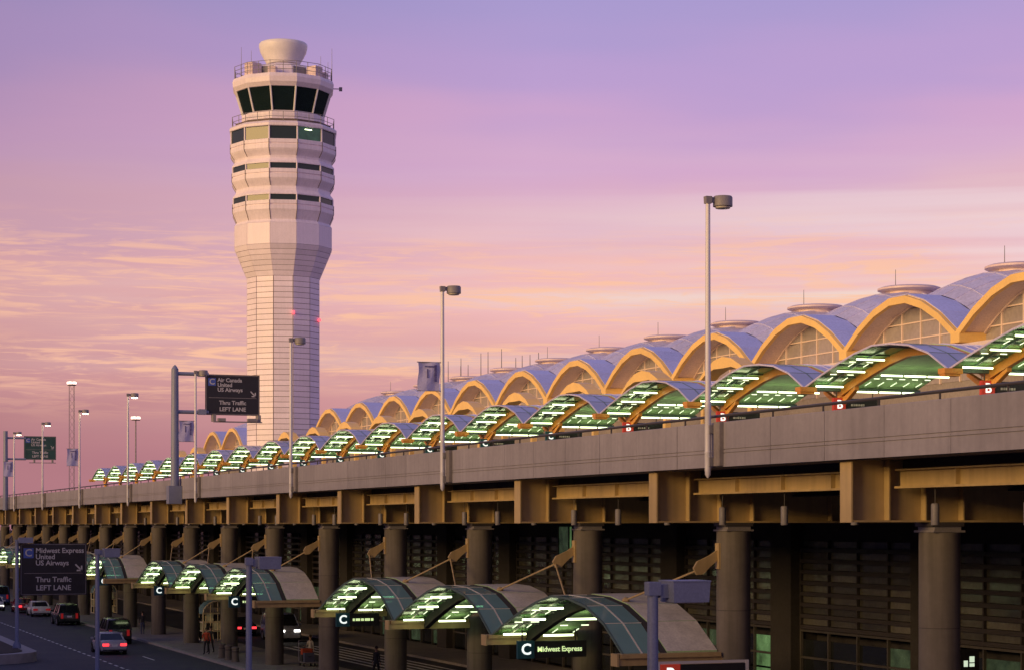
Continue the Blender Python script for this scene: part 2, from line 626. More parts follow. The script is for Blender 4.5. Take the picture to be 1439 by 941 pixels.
def build_deck():
    dk = structure(obj("elevated_road", MB().box(PX + .28, 64.0, -20, 430, 10.50, 10.86, 0).build("deck", "deck_concrete")))
    obj("upper_kerb", MB().box(45.2, 64, -20, 430, 10.861, 11.0).build("upper_kerb", "pavement"), dk)
    # inner girders
    for X in (33.2, 37.4, 41.6):
        g = MB().box(X - .02, X + .02, -20, 430, 9.72, 10.49).box(X - .2, X + .2, -20, 430, 9.68, 9.72)
        obj("inner_girder", g.build("inner_girder", "dark_steel"), dk)
    # edge girder, one length per bay
    L = BAY - .62
    g = MB()
    g.box(-.03, .03, -L / 2, L / 2, 9.78, 10.20).box(-.22, .14, -L / 2, L / 2, 9.72, 9.78).box(-.20, .12, -L / 2, L / 2, 10.2, 10.24)
    for q in (-3, 0, 3):
        g.box(-.18, -.03, q - .02, q + .02, 9.782, 10.199)
    hm = MB().box(.05, .5, -L / 2, L / 2, 10.242, 10.495).build("haunch_shade", "dark_steel")  # dark box standing in for the shadow band under the deck overhang
    gm = g.build("edge_girder", "yellow_steel")
    for k in range(-3, 30):
        eg = obj("edge_girder", gm, dk, (29.4, grid(k) + BAY / 2, 0))
        obj("haunch_shade", hm, eg)
    # parapet panels: a cast profile with two reveals, standing on the deck edge
    wall = thing("parapet_wall", "long ribbed concrete parapet wall along the edge of the elevated road", "wall",
                 (PX, 30, 10.48))
    W = 3.1
    prof = [(0, 0), (0, .40), (.035, .40), (.035, .425), (0, .425), (0, .505), (.035, .505), (.035, .53), (0, .53),
            (0, 1.33), (.02, 1.35), (.28, 1.35), (.28, 0)]
    b = MB()
    b.hexa([(x, .012, z) for x, z in prof], [(x, W - .012, z) for x, z in prof])
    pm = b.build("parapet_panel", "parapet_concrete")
    for k in range(int((430 + 7) / W)):
        obj("parapet_panel", pm, wall, (random.uniform(-.004, .004), -37 + k * W, 0))
    obj("backing", MB().box(.05, .26, -37, 396, 0, 1.34).build("backing", "dark_steel"), wall)
    # pipe rail on the wall
    rail = thing("pipe_railing", "low dark pipe railing fixed on top of the concrete parapet", "railing",
                 (PX + .14, 30, 11.83))
    obj("pipe", MB().tube((0, -37, .2), (0, 396, .2), .045, n=8).build("pipe", "dark_steel"), rail)
    pst = MB().tube((0, 0, 0), (0, 0, .2), .03, n=6).build("post", "dark_steel")
    for k in range(150):
        obj("post", pst, rail, (0, -36 + k * 2.9, 0))


build_deck()


def build_piers():
    # pier: round column with capital plates and a yellow cantilever cap beam
    Xc = 30.8
    b = MB().lathe([(.565, 0.14), (.565, 8.52)], 32, mi=0)
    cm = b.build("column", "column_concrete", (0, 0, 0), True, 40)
    pl = MB().box(-.5, .5, -.5, .5, 8.53, 8.585).box(-.42, .42, -.42, .42, 8.586, 8.69).build("bearing_plate", "lamp_grey")
    band = MB()
    for z in (3.05, 5.9):
        band.lathe([(.567, z), (.567, z + .02)], 32, cap=False)
    bm_ = band.build("joint", "dark_steel")
    x0, x1 = 27.86 - Xc, 45.6 - Xc
    z0, z1 = 8.81, 10.49
    w = MB().box(x0 + .05, x1, -.02, .02, z0 + .05, z1 - .001).build("web", "yellow_steel")
    fl = MB().box(x0 + .05, x1, -.29, .29, z0, z0 + .05).build("flange", "yellow_steel")
    ep = MB().box(x0, x0 + .05, -.30, .30, z0 - .01, z1 - .06).build("end_plate", "yellow_steel")
    sm = MB().box(x0 - .02, x0 + .02, -.27, .27, z0 + .051, z1 - .003).build("stiffener", "yellow_steel")
    cb = MB().box(-.5, .5, -.45, .45, 8.691, 8.809).build("bearing", "dark_steel")
    first = None
    for k in range(-2, 30):
        n = k + 1
        lab = ("%s round concrete column with yellow cap beam counted from the right edge" % ordinal(n)
               if n > 0 else "%s round concrete column out of view beyond the right edge" % ordinal(1 - n))
        t = thing("road_pier", lab, "column", (Xc, grid(k), 0), 0, "piers carrying the elevated road")
        obj("column", cm, t)
        obj("joint", bm_, t)
        obj("bearing_plate", pl, t)
        obj("bearing", cb, t)
        c = obj("cap_beam", w, t)
        obj("flange", fl, c)
        obj("end_plate", ep, c)
        for q in (1.2, 2.35, 3.55, 6.5, 9.5):
            obj("stiffener", sm, c, (q, 0, 0))


build_piers()


def build_pendants():
    X = 29.4
    me = MB().lathe([(.105, 0), (.11, .02), (.11, .54), (.09, .57)], 14).build("housing", "lamp_grey", (0, 0, 0), True, 40)
    rod = MB().tube((0, 0, .57), (0, 0, 1.75), .012, n=5).build("stem", "dark_steel")
    n = 0
    for k in range(-1, 17):
        for j in range(3):
            Y = grid(k) + (j + .4) * BAY / 3 + .5
            px = KX * X / (Y + X * TT) + VPX
            n_ok = px < 1460
            if n_ok:
                n += 1
            lab = ("small grey cylinder downlight under the elevated road, %s from the right" % ordinal(n)
                   if n_ok else "grey cylinder downlight beyond the right edge, number %d" % (3 * k + j + 4))
            t = thing("pendant_light", lab, "light", (X, Y, 8.73), 0, "cylinder downlights under the elevated road")
            obj("housing", me, t)
            obj("stem", rod, t)


build_pendants()


# ================================================================== CONTROL TOWER
def build_tower():
    TX, TY = 64.5, 252.0
    S = .0904                                   # metres per photo pixel at the tower
    zz = lambda py: CAMZ + (HY - py) * S * .978
    face_ang = math.atan2(-TY, -TX)             # direction towards the camera
    V0 = face_ang + R(15)                       # a vertex of the twelve-sided plan
    rr = lambda half: half * S / .966
    t = thing("control_tower", "tall white twelve-sided airport control tower with glazed cab and bowl on top", "tower",
              (TX, TY, 0))
    RS = rr(50.5)
    core = obj("shaft", MB().lathe([(RS - .05, 0), (RS - .05, zz(386))], 12, rot=V0).build("shaft", "tower_joint"), t)

    def facet(ra, za, rb, zb, gap=.045, th=.06):
        """panel of one facet, facet normal along +X"""
        def ring(r, z, d):
            a = r * math.cos(R(15)) - d
            h = r * math.sin(R(15)) - gap * .35
            return a, h, z
        b = MB()
        a0, h0, z0 = ring(ra, za, 0)
        a1, h1, z1 = ring(rb, zb, 0)
        b.hexa([(a0 - th, -h0, z0), (a0, -h0, z0), (a0, h0, z0), (a0 - th, h0, z0)],
               [(a1 - th, -h1, z1), (a1, -h1, z1), (a1, h1, z1), (a1 - th, h1, z1)])
        return b

    row = 7.55 * S
    pm = facet(RS, .06, RS, row, .15).build("shaft_panel", "tower_panel")
    nrows = int((zz(386) - 9.0) / row)
    zbase = zz(386) - nrows * row
    vis = list(range(-3, 4))
    rest = MB()
    for i in range(nrows):
        z = zbase + i * row
        for j in range(12):
            jj = j if j <= 6 else j - 12
            a = face_ang + R(30) * jj
            if jj in vis and i >= nrows - 42:
                obj("shaft_panel", pm, core, (0, 0, z), a)
            else:
                src = facet(RS, z + .06, RS, z + row, .15)
                c, s = math.cos(a), math.sin(a)
                k0 = len(rest.v)
                rest.v += [(x * c - y * s, x * s + y * c, q) for x, y, q in src.v]
                rest.f += [tuple(q + k0 for q in f) for f in src.f]
                rest.m += src.m
    o = obj("far_side_panels", rest.build("far_side_panels", "tower_panel"), core)
    o["kind"] = "stuff"
    # flare of six rows
    z0, z1 = zz(386), zz(343)
    r0, r1 = RS, rr(68)
    fcore = obj("flare", MB().lathe([(r0 - .06, z0), (r1 - .06, z1)], 12, rot=V0).build("flare", "tower_joint"), t)
    for i in range(6):
        f0, f1 = i / 6, (i + 1) / 6
        g = .045 / (z1 - z0)
        me = facet(r0 + (r1 - r0) * (f0 + g), z0 + (z1 - z0) * (f0 + g), r0 + (r1 - r0) * f1, z0 + (z1 - z0) * f1).build(
            "flare_panel", "tower_panel")
        for j in range(12):
            obj("flare_panel", me, fcore, (0, 0, 0), face_ang + R(30) * j)

    def drum(name, prof, m="tower_body", n=12, rot=V0, parent=t, smooth=False):
        return obj(name, MB().lathe([(rr(h), zz(y)) for h, y in prof], n, rot=rot).build(name, m, (0, 0, 0), smooth, 35), parent)

    # base storey: tall plain panels
    bc = drum("plain_storey", [(66.2, 343), (66.2, 312)], "tower_joint")
    me = facet(rr(67.6), zz(342.6), rr(67.6), zz(313), .07).build("storey_panel", "tower_panel")
    for j in range(12):
        obj("storey_panel", me, bc, (0, 0, 0), face_ang + R(30) * j)
    drum("storey_cap", [(67.4, 312.8), (66.0, 311), (64.5, 308)])

    def joints(prof):
        """dark joint along one corner, corner along +X"""
        b = MB()
        for (h0, y0), (h1, y1) in zip(prof[:-1], prof[1:]):
            b.tube((rr(h0) + .005, 0, zz(y0)), (rr(h1) + .005, 0, zz(y1)), .05, n=4)
        return b.build("corner_joint", "tower_joint")

    # three office storeys
    def storey(yb, yt, win_top, half):
        """fascia from yb up to the window sill at yt, window up to win_top"""
        fy = yt + 1.0
        s = drum("office_storey", [(half - 6.5, yb), (half - 6.0, yb - 3), (half - 1.2, fy + 15), (half, fy + 12.5),
                                   (half, fy + 6.9), (half - 1.4, fy + 6.4), (half - 1.4, fy + 5.4), (half, fy + 4.9),
                                   (half, fy), (half - 1.5, fy - .6)])
        jm = joints([(half - 6.0, yb - 3), (half - 1.2, fy + 15), (half, fy + 12.5), (half, fy)])
        for j in range(12):
            obj("corner_joint", jm, s, (0, 0, 0), V0 + R(30) * j)
        drum("window_back", [(half - 3.0, fy - .5), (half - 3.0, win_top)], "tower_joint", parent=s)
        pane = facet(rr(half - 1.8), zz(fy - .6), rr(half - 1.8), zz(win_top), .12, .04)
        pmd = pane.build("window", "cab_glass")
        pml = pane.build("window", "tower_window_lit")
        for j in range(12):
            lit = win_top < 185 and j == 1
            o = obj("window", pml if lit else pmd, s, (0, 0, 0), face_ang + R(30) * j)
            if lit:
                a = rr(half - 1.8) * math.cos(R(15)) + .01
                obj("ceiling_light", MB().box(a, a + .02, -.65, .35, zz(182.6), zz(181.4)).build("ceiling_light", "tube_light"),
                    s, (0, 0, 0), face_ang + R(30) * j)
        r = rr(half - 1.3)
        mm = MB().tube((r, 0, zz(fy)), (r, 0, zz(win_top)), .11, n=6).build("mullion", "tower_body")
        for j in range(12):
            obj("mullion", mm, s, (0, 0, 0), V0 + R(30) * j)
        return s

    storey(312, 281, 273.6, 70.2)
    drum("recess_band", [(69.8, 273.8), (69.8, 272.3), (65.8, 266.5), (64.2, 260)])
    storey(264, 237, 229.6, 71.0)
    drum("recess_band", [(70.8, 229.8), (70.8, 228.3), (66.8, 222.5), (65.2, 216)])
    storey(222, 196, 178.6, 73.2)
    drum("walkway", [(73.5, 178.8), (74.2, 178), (74.2, 174.5), (72.5, 173), (70, 171), (56, 170)])
    drum("shadow_gap", [(66, 170.4), (66, 167.2)], "tower_joint")

    def railing(name, half, yb, yt, nr, parent=t):
        b = MB()
        n = 24
        r = rr(half)
        P = [(r * math.cos(V0 + R(15) * k), r * math.sin(V0 + R(15) * k)) for k in range(n)]
        P = [P[k] if k % 2 == 0 else ((P[k - 1][0] + P[(k + 1) % n][0]) / 2, (P[k - 1][1] + P[(k + 1) % n][1]) / 2) for k in range(n)]
        for k in range(n):
            x, y = P[k]
            x2, y2 = P[(k + 1) % n]
            b.tube((x, y, zz(yb)), (x, y, zz(yt)), .04, n=5)
            for q in range(nr):
                z = zz(yb) + (zz(yt) - zz(yb)) * (q + 1) / nr
                b.tube((x, y, z), (x2, y2, z), .035, n=5)
        obj(name, b.build(name, "lamp_grey"), parent)

    railing("walkway_railing", 70.5, 172, 158, 2)
    drum("cab_base", [(58.5, 170), (58.5, 165), (57.5, 164), (57.5, 156), (55.5, 153.5)])
    # cab: twelve outward-leaning panes between white mullions, furniture inside
    cab = drum("cab_floor", [(54.8, 154), (54.8, 153)], "tower_joint")
    pane = facet(rr(55.0), zz(153.2), rr(64.8), zz(120.6), .25, .05).build("cab_window", "cab_pane")
    for j in range(12):
        obj("cab_window", pane, cab, (0, 0, 0), face_ang + R(30) * j)
    for j in range(12):
        a = V0 + R(30) * j
        b = MB().tube((rr(55.4) * math.cos(a), rr(55.4) * math.sin(a), zz(154)),
                      (rr(65.2) * math.cos(a), rr(65.2) * math.sin(a), zz(120.4)), .12, n=6)
        obj("mullion", b.build("mullion", "white_paint"), cab)
    obj("console", MB().lathe([(rr(50), zz(153)), (rr(50), zz(147)), (rr(44), zz(146))], 12, rot=V0).build("console", "lamp_grey"), cab)
    obj("stair_core", MB().lathe([(rr(14), zz(153)), (rr(14), zz(120))], 8).build("stair_core", "dark_steel"), cab)
    drum("cab_roof", [(63.8, 121.5), (65.8, 121), (69.6, 115.5), (70.3, 108.5), (69.0, 104.5), (68.2, 103.3), (40, 102)])
    railing("roof_railing", 67.2, 103.5, 86, 3)
    pent = drum("penthouse", [(45, 103), (44, 90), (40, 85), (27, 80)])
    vent = MB()
    for j in (-1, 1, 3):
        a = face_ang + R(30) * j
        vent.box(rr(42.0), rr(43.6), -.9, .9, zz(98), zz(88))
        k0 = len(vent.v) - 8
        c, s = math.cos(a), math.sin(a)
        for q in range(k0, k0 + 8):
            x, y, z = vent.v[q]
            vent.v[q] = (x * c - y * s, x * s + y * c, z)
    obj("louvre", vent.build("louvre", "lamp_grey"), pent)
    for dj, w, h in ((-1.6, 1.5, 1.6), (1.7, 1.4, 1.4), (-.5, 1.0, .9), (2.6, 1.2, 1.1)):
        a = face_ang + R(30) * dj
        r = rr(54)
        obj("roof_cabinet", MB().box(-w / 2, w / 2, -w / 2, w / 2, 0, h).build("roof_cabinet", "roof_edge"), t,
            (r * math.cos(a), r * math.sin(a), zz(102.8)), a)
    zz0 = zz
    zz = lambda py: CAMZ + (HY - py) * S * .991
    obj("bowl", MB().lathe([(rr(22), zz(86)), (rr(27.5), zz(76)), (rr(31), zz(69)), (rr(32.8), zz(61)), (rr(32.6), zz(57.5)),
                            (rr(31.2), zz(56)), (rr(20), zz(54.6)), (rr(1), zz(54))], 40).build("bowl", "white_paint", (0, 0, 0), True, 50), t)
    zz = zz0
    rv = Vector((math.cos(face_ang), math.sin(face_ang), 0))
    lv = Vector((math.sin(face_ang), -math.cos(face_ang), 0))      # picture left
    if lv.x > 0:
        lv = -lv
    for dx, ytop, d in ((-58, 58, 20), (-44, 66, 35), (52, 69, 25), (68, 53, 6), (18, 42, -8), (62, 78, 28), (-66, 92, 4)):
        p = -lv * (rr(dx) * .966) + rv * (d * S)
        obj("antenna", MB().tube((p.x, p.y, zz(103.5)), (p.x, p.y, zz(ytop)), .045, .02, 5).build("antenna", "lamp_grey"), t)
    obj("dish_arm", MB().tube((0, 0, 0), (1.2, 0, 0), .06, n=6).box(1.1, 1.5, -.2, .2, -.25, .2).build("dish_arm", "lamp_grey"), t,
        tuple(-lv * rr(66) * .966 + Vector((0, 0, zz(110)))), math.atan2(-lv.y, -lv.x))
    # red obstruction lights on the shaft
    for j, y in ((.5, 440), (2.35, 447)):
        a = face_ang + R(30) * j
        lamp = MB().lathe([(.10, 0), (.17, .06), (.17, .30), (.06, .42)], 10).build("obstruction_light", "red_lamp", (0, 0, 0), True)
        r = RS + .14
        obj("obstruction_light", lamp, t, (r * math.cos(a), r * math.sin(a), zz(y)))


build_tower()


# ================================================================== TERMINAL
XF = 63.7
ZV = CAMZ + 10.8
RISE = 2.65
EXTRA = 1.75
HB = BAY / 2


def arch(s, rise=RISE, h=HB):
    """faceted segmental arch"""
    u = abs(s) / h
    return rise * (1 - u ** 1.8)


SEG = 7
SS = [-HB + BAY * i / SEG for i in range(SEG + 1)]


def build_terminal():
    t = thing("terminal_building", "long terminal hall with a row of gold edged vaulted roof bays", "building", (XF, 110, 0))
    # ---- meshes of one roof bay (origin: XF, bay centre, 0)
    b = MB()
    for i in range(SEG):
        s0, s1 = SS[i], SS[i + 1]
        z0, z1 = ZV + arch(s0), ZV + arch(s1)
        d = .44
        b.hexa([(-.12, s0, z0 - d), (.16, s0, z0 - d), (.16, s0, z0), (-.12, s0, z0)],
               [(-.12, s1, z1 - d), (.16, s1, z1 - d), (.16, s1, z1), (-.12, s1, z1)])
    fascia = b.build("fascia", "gold_steel")
    strips, soff = [], []
    for i in range(SEG):
        s0, s1 = SS[i] + .02, SS[i + 1] - .02
        z0, z1 = ZV + arch(s0), ZV + arch(s1)
        strips.append(MB().hexa([(.1, s0, z0 + .05), (2.25, s0, z0 + .05), (2.25, s0, z0 + .11), (.1, s0, z0 + .11)],
                                [(.1, s1, z1 + .05), (2.25, s1, z1 + .05), (2.25, s1, z1 + .11), (.1, s1, z1 + .11)]).build("roof_sheet", "roof_strip_sky"))
    b = MB()
    for i in range(SEG):
        s0, s1 = SS[i], SS[i + 1]
        z0, z1 = ZV + arch(s0), ZV + arch(s1)
        b.hexa([(.16, s0, z0 - .30), (2.3, s0, z0 - .30), (2.3, s0, z0 + .04), (.16, s0, z0 + .04)],
               [(.16, s1, z1 - .30), (2.3, s1, z1 - .30), (2.3, s1, z1 + .04), (.16, s1, z1 + .04)])
    soffit = b.build("soffit", "soffit")
    # dome: a sail vault; faceted sheets
    n = 10
    b = MB()
    D = BAY

    def dz(i, j):
        u = -1 + 2 * j / n
        v = -1 + 2 * i / n
        return ZV + .12 + RISE * (1 - abs(u) ** 1.8) + EXTRA * (1 - v * v)
    X1 = 2.25
    for i in range(n):
        for j in range(n):
            xs = (X1 + D * i / n, X1 + D * (i + 1) / n)
            ys = (-HB + D * j / n, -HB + D * (j + 1) / n)
            b.face([(xs[0], ys[0], dz(i, j)), (xs[1], ys[0], dz(i + 1, j)), (xs[1], ys[1], dz(i + 1, j + 1)), (xs[0], ys[1], dz(i, j + 1))])
    # closing apron at the back and thickness
    for j in range(n):
        y0_, y1_ = -HB + D * j / n, -HB + D * (j + 1) / n
        b.face([(X1 + D, y0_, dz(n, j)), (X1 + D, y0_, ZV - 2), (X1 + D, y1_, ZV - 2), (X1 + D, y1_, dz(n, j + 1))])
    dome = b.build("dome", "roof_metal")
    seams = MB()
    for j in range(1, n):
        for i in range(n):
            y = -HB + D * j / n
            seams.tube((X1 + D * i / n, y, dz(i, j) + .02), (X1 + D * (i + 1) / n, y, dz(i + 1, j) + .02), .035, n=4)
    for i in range(1, n, 2):
        for j in range(n):
            x = X1 + D * i / n
            seams.tube((x, -HB + D * j / n, dz(i, j) + .02), (x, -HB + D * (j + 1) / n, dz(i, j + 1) + .02), .03, n=4)
    seam = seams.build("standing_seam", "roof_metal")
    zt = ZV + .12 + RISE + EXTRA
    xc = X1 + D / 2
    disc = MB().lathe([(1.5, zt - .4), (1.5, zt - .02), (1.8, zt), (2.08, zt + .1), (2.08, zt + .22), (1.8, zt + .32), (.1, zt + .42)], 28,
                      cx=xc).build("skylight_ring", "roof_edge", (0, 0, 0), True, 50)
    pin = MB().tube((xc - .8, .4, zt + .3), (xc - .8, .4, zt + 1.5), .03, .02, 5).build("lightning_rod", "lamp_grey")
    # glazed end wall under the arch
    gx = 1.6
    zb = ZV - 2.6
    cols = 6
    panes, mull = [], MB()
    rows = [zb + .95 * q for q in range(7)]
    for c in range(cols):
        s0, s1 = -HB + BAY * c / cols + .04, -HB + BAY * (c + 1) / cols - .04
        t0, t1 = ZV + arch(s0) - .3, ZV + arch(s1) - .3
        for q in range(len(rows) - 1):
            a, e = rows[q] + .04, rows[q + 1] - .04
            l0, l1 = min(e, t0), min(e, t1)
            if q == len(rows) - 2:
                l0, l1 = t0, t1
            if l0 <= a + .05 and l1 <= a + .05:
                continue
            l0, l1 = max(l0, a + .01), max(l1, a + .01)
            panes.append(MB().hexa([(gx, s0, a), (gx, s1, a), (gx, s1, l1), (gx, s0, l0)],
                                   [(gx + .03, s0, a), (gx + .03, s1, a), (gx + .03, s1, l1), (gx + .03, s0, l0)]).build("pane", "hall_glass"))
    bars = []
    for c in range(1, cols):
        s = -HB + BAY * c / cols
        bars.append(MB().box(gx - .09, gx + .05, s - .055, s + .055, zb, ZV + arch(s) - .32).build("mullion", "mullion"))
    for q in range(1, 6):
        z = rows[q]
        if z > ZV + RISE - .5:
            continue
        # half-span at that height
        if z <= ZV - .35:
            h = HB
        else:
            h = HB * max(.05, 1 - (z + .3 - ZV) / RISE) ** (1 / 1.8)
        bars.append(MB().box(gx - .06, gx + .045, -h, h, z - .04, z + .04).build("transom", "mullion"))
    bars.append(MB().box(gx - .02, gx + .0, -.001, .001, zb, zb + .01).build("glazing_stop", "mullion"))
    bars.pop()
    # inner edge trim of the arch against the glass
    b = MB()
    for i in range(SEG):
        s0, s1 = SS[i], SS[i + 1]
        z0, z1 = ZV + arch(s0) - .30, ZV + arch(s1) - .30
        b.hexa([(gx - .12, s0, z0 - .12), (gx + .05, s0, z0 - .12), (gx + .05, s0, z0), (gx - .12, s0, z0)],
               [(gx - .12, s1, z1 - .12), (gx + .05, s1, z1 - .12), (gx + .05, s1, z1), (gx - .12, s1, z1)])
    trim = b.build("arch_trim", "mullion")
    # lower facade wall of the departures level, hidden for the most part
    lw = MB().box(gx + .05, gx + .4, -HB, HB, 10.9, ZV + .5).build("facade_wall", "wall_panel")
    ledge = MB().box(-.3, gx, -HB, HB, ZV - 1.05, ZV - .75).build("ledge", "soffit")
    foot = MB().box(-.14, 1.9, -.45, .45, ZV - .62, ZV - .05).build("valley_beam", "gold_steel")
    # low gold vault over the entrance behind the canopies
    b = MB()
    eh, er, ez = 3.7, 1.45, CAMZ + 9.25
    for i in range(6):
        s0, s1 = -eh + 2 * eh * i / 6, -eh + 2 * eh * (i + 1) / 6
        z0, z1 = ez + er * (1 - (abs(s0) / eh) ** 1.9), ez + er * (1 - (abs(s1) / eh) ** 1.9)
        x0, x1 = 58.4 - XF, 59.5 - XF
        d0, d1 = .14 + .6 * (1 - abs(s0) / eh), .14 + .6 * (1 - abs(s1) / eh)
        b.hexa([(x0, s0, z0 - d0), (x1, s0, z0 - d0), (x1, s0, z0), (x0, s0, z0)],
               [(x0, s1, z1 - d1), (x1, s1, z1 - d1), (x1, s1, z1), (x0, s1, z1)])
    entr = b.build("entrance_vault", "gold_steel")
    ep = MB().box(58.6 - XF, 59.0 - XF, -.2, .2, 11.0, ez + .1).build("entrance_post", "gold_steel")
    back = MB().box(D + 2.3, D + 2.7, -HB, HB, 0, ZV - 2).build("rear_wall", "wall_panel")
    for k in list(range(1, 15)) + [18, 19]:
        Y = grid(k) + HB
        L = (0, Y - 110, 0)
        d = obj("dome", dome, t, L)
        for m in strips:
            obj("roof_sheet", m, d)
        obj("fascia", fascia, d)
        obj("soffit", soffit, d)
        obj("standing_seam", seam, d)
        obj("skylight_ring", disc, d)
        obj("lightning_rod", pin, d)
        obj("arch_trim", trim, d)
        for m in panes:
            obj("pane", m, d)
        for m in bars:
            obj(m.name.split(".")[0], m, d)
        obj("valley_beam", foot, d, (0, -HB, 0))
        w = obj("facade_wall", lw, t, L)
        obj("ledge", ledge, w)
        obj("rear_wall", back, w)
        if k < 5:
            continue
        e = obj("entrance_vault", entr, t, L)
        obj("entrance_post", ep, e, (0, -3.3, 0))
        obj("entrance_post", ep, e, (0, 3.3, 0))
    # antenna masts on the roof
    for i, (px, top, base) in enumerate(((630, 507, 541), (648, 503, 532), (658, 512, 532), (676, 496, 533), (686, 494, 530), (705, 490, 522),
                                         (725, 502, 522), (734, 499, 520), (745, 498, 517), (757, 495, 513))):
        X = 74.5
        Y = y_at(px, X)
        z1, z0 = z_at(px, top, X), z_at(px, base + 12, X)
        mt = thing("antenna_mast", "thin antenna rod on the terminal roof, %s from the left in the cluster" % ordinal(i + 1), "antenna",
                   (X, Y, z0), 0, "antenna rods on the terminal roof")
        obj("rod", MB().tube((0, 0, 0), (0, 0, z1 - z0), .06, .03, 6).build("rod", "lamp_grey"), mt)
        obj("foot", MB().lathe([(.18, 0), (.16, .12), (.07, .2)], 8).build("foot", "lamp_grey"), mt)


build_terminal()


def build_lower_facade():
    X = 46.4
    t = thing("arrivals_facade", "dark glazed arrivals level front with horizontal bands behind the road columns", "facade", (X, 100, 0))
    zt, zm = CAMZ - .75, CAMZ - 4.85
    rel = lambda z: z
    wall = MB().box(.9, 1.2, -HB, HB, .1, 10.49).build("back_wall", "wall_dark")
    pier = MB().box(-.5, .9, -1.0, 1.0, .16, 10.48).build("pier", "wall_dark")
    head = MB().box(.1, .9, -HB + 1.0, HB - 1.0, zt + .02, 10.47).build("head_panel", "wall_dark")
    x0, x1 = -HB + 1.05, HB - 1.05
    nb = 8
    pitch = (zt - zm) / nb
    slats, panes = [], []
    for q in range(nb):
        z = zm + q * pitch
        slats.append(MB().box(-.06, .22, x0, x1, z + .02, z + .20).build("slat", "dark_steel"))
    cw = (x1 - x0) / 4
    pane = MB().box(.12, .16, .03, cw - .03, .215, pitch - .0).build("pane", "window_mid")
    mu = MB().box(-.03, .11, -.05, .05, zm, zt).build("mullion", "dark_steel")
    lowp = MB().box(.12, .16, .03, cw - .03, .0, 1.5).build("door_pane", "window_dark")
    lowl = MB().box(.12, .16, .03, cw - .03, .0, 1.5).build("door_pane", "window_lit_green")
    lowd = MB().box(.12, .16, .03, cw - .03, .0, 1.5).build("door_pane", "window_lit_dim")
    tr = MB().box(-.03, .11, x0, x1, -.05, .05).build("transom", "slat")
    mu2 = MB().box(-.02, .11, -.045, .045, .17, zm).build("mullion", "slat")
    rng = random.Random(3)
    for k in range(-1, 27):
        Y = grid(k) + HB
        w = obj("facade_bay", wall, t, (0, Y - 100, 0))
        obj("pier", pier, w, (0, -HB, 0))
        obj("head_panel", head, w)
        for m in slats:
            obj("slat", m, w)
        for q in range(nb):
            for c in range(4):
                if k > 8 and c % 2:
                    continue
                obj("pane", pane, w, (0, x0 + c * cw, zm + q * pitch))
        for c in range(5):
            obj("mullion", mu, w, (0, x0 + c * cw, 0))
            obj("mullion", mu2, w, (0, x0 + c * cw, 0))
        for q in range(3):
            obj("transom", tr, w, (0, 0, zm - .06 - q * 1.25))
        if k < 12:
            for c in range(4):
                for q in range(2):
                    v = rng.random()
                    m = lowl if (k == 3 and c == 0) else (lowd if v < .35 else lowp)
                    obj("door_pane", m, w, (0, x0 + c * cw, .3 + q * 1.6))
    # lit green window panes high up behind one pier, and a small lit sign
    p = thing("lit_window", "tall green lit window high behind the third road column", "window", (46.2, y_at(800, 46.2), CAMZ - 1.0))
    obj("pane", MB().box(0, .04, -1.6, -.1, -.95, .9).build("pane", "window_lit_green"), p)
    obj("pane", MB().box(0, .04, .1, 1.6, -.95, .9).build("pane", "window_lit_dim"), p)
    obj("frame", MB().box(-.04, .06, -1.75, -1.62, -1, .95).box(-.04, .06, -.08, .08, -1, .95).box(-.04, .06, 1.62, 1.75, -1, .95).build("frame", "dark_steel"), p)
    X2 = 44.5
    s = thing("lit_notice", "small glowing white notice on a post at the lower right", "sign", (X2, y_at(1362, X2), .16))
    z = z_at(1362, 928, X2) - .16
    obj("board", MB().box(-.45, .45, 0, .1, z - .45, z + .45).build("board", "sign_black"), s)
    obj("lit_panel", MB().box(.02, .24, -.01, -.002, z - .05, z + .18).box(-.24, -.06, -.01, -.002, z - .22, z + .02).box(.02, .24, -.01, -.002, z - .22, z - .09).build("lit_panel", "notice_lit"), s)
    obj("post", MB().tube((0, .05, 0), (0, .05, z - .4), .05, n=8).build("post", "dark_steel"), s)


build_lower_facade()


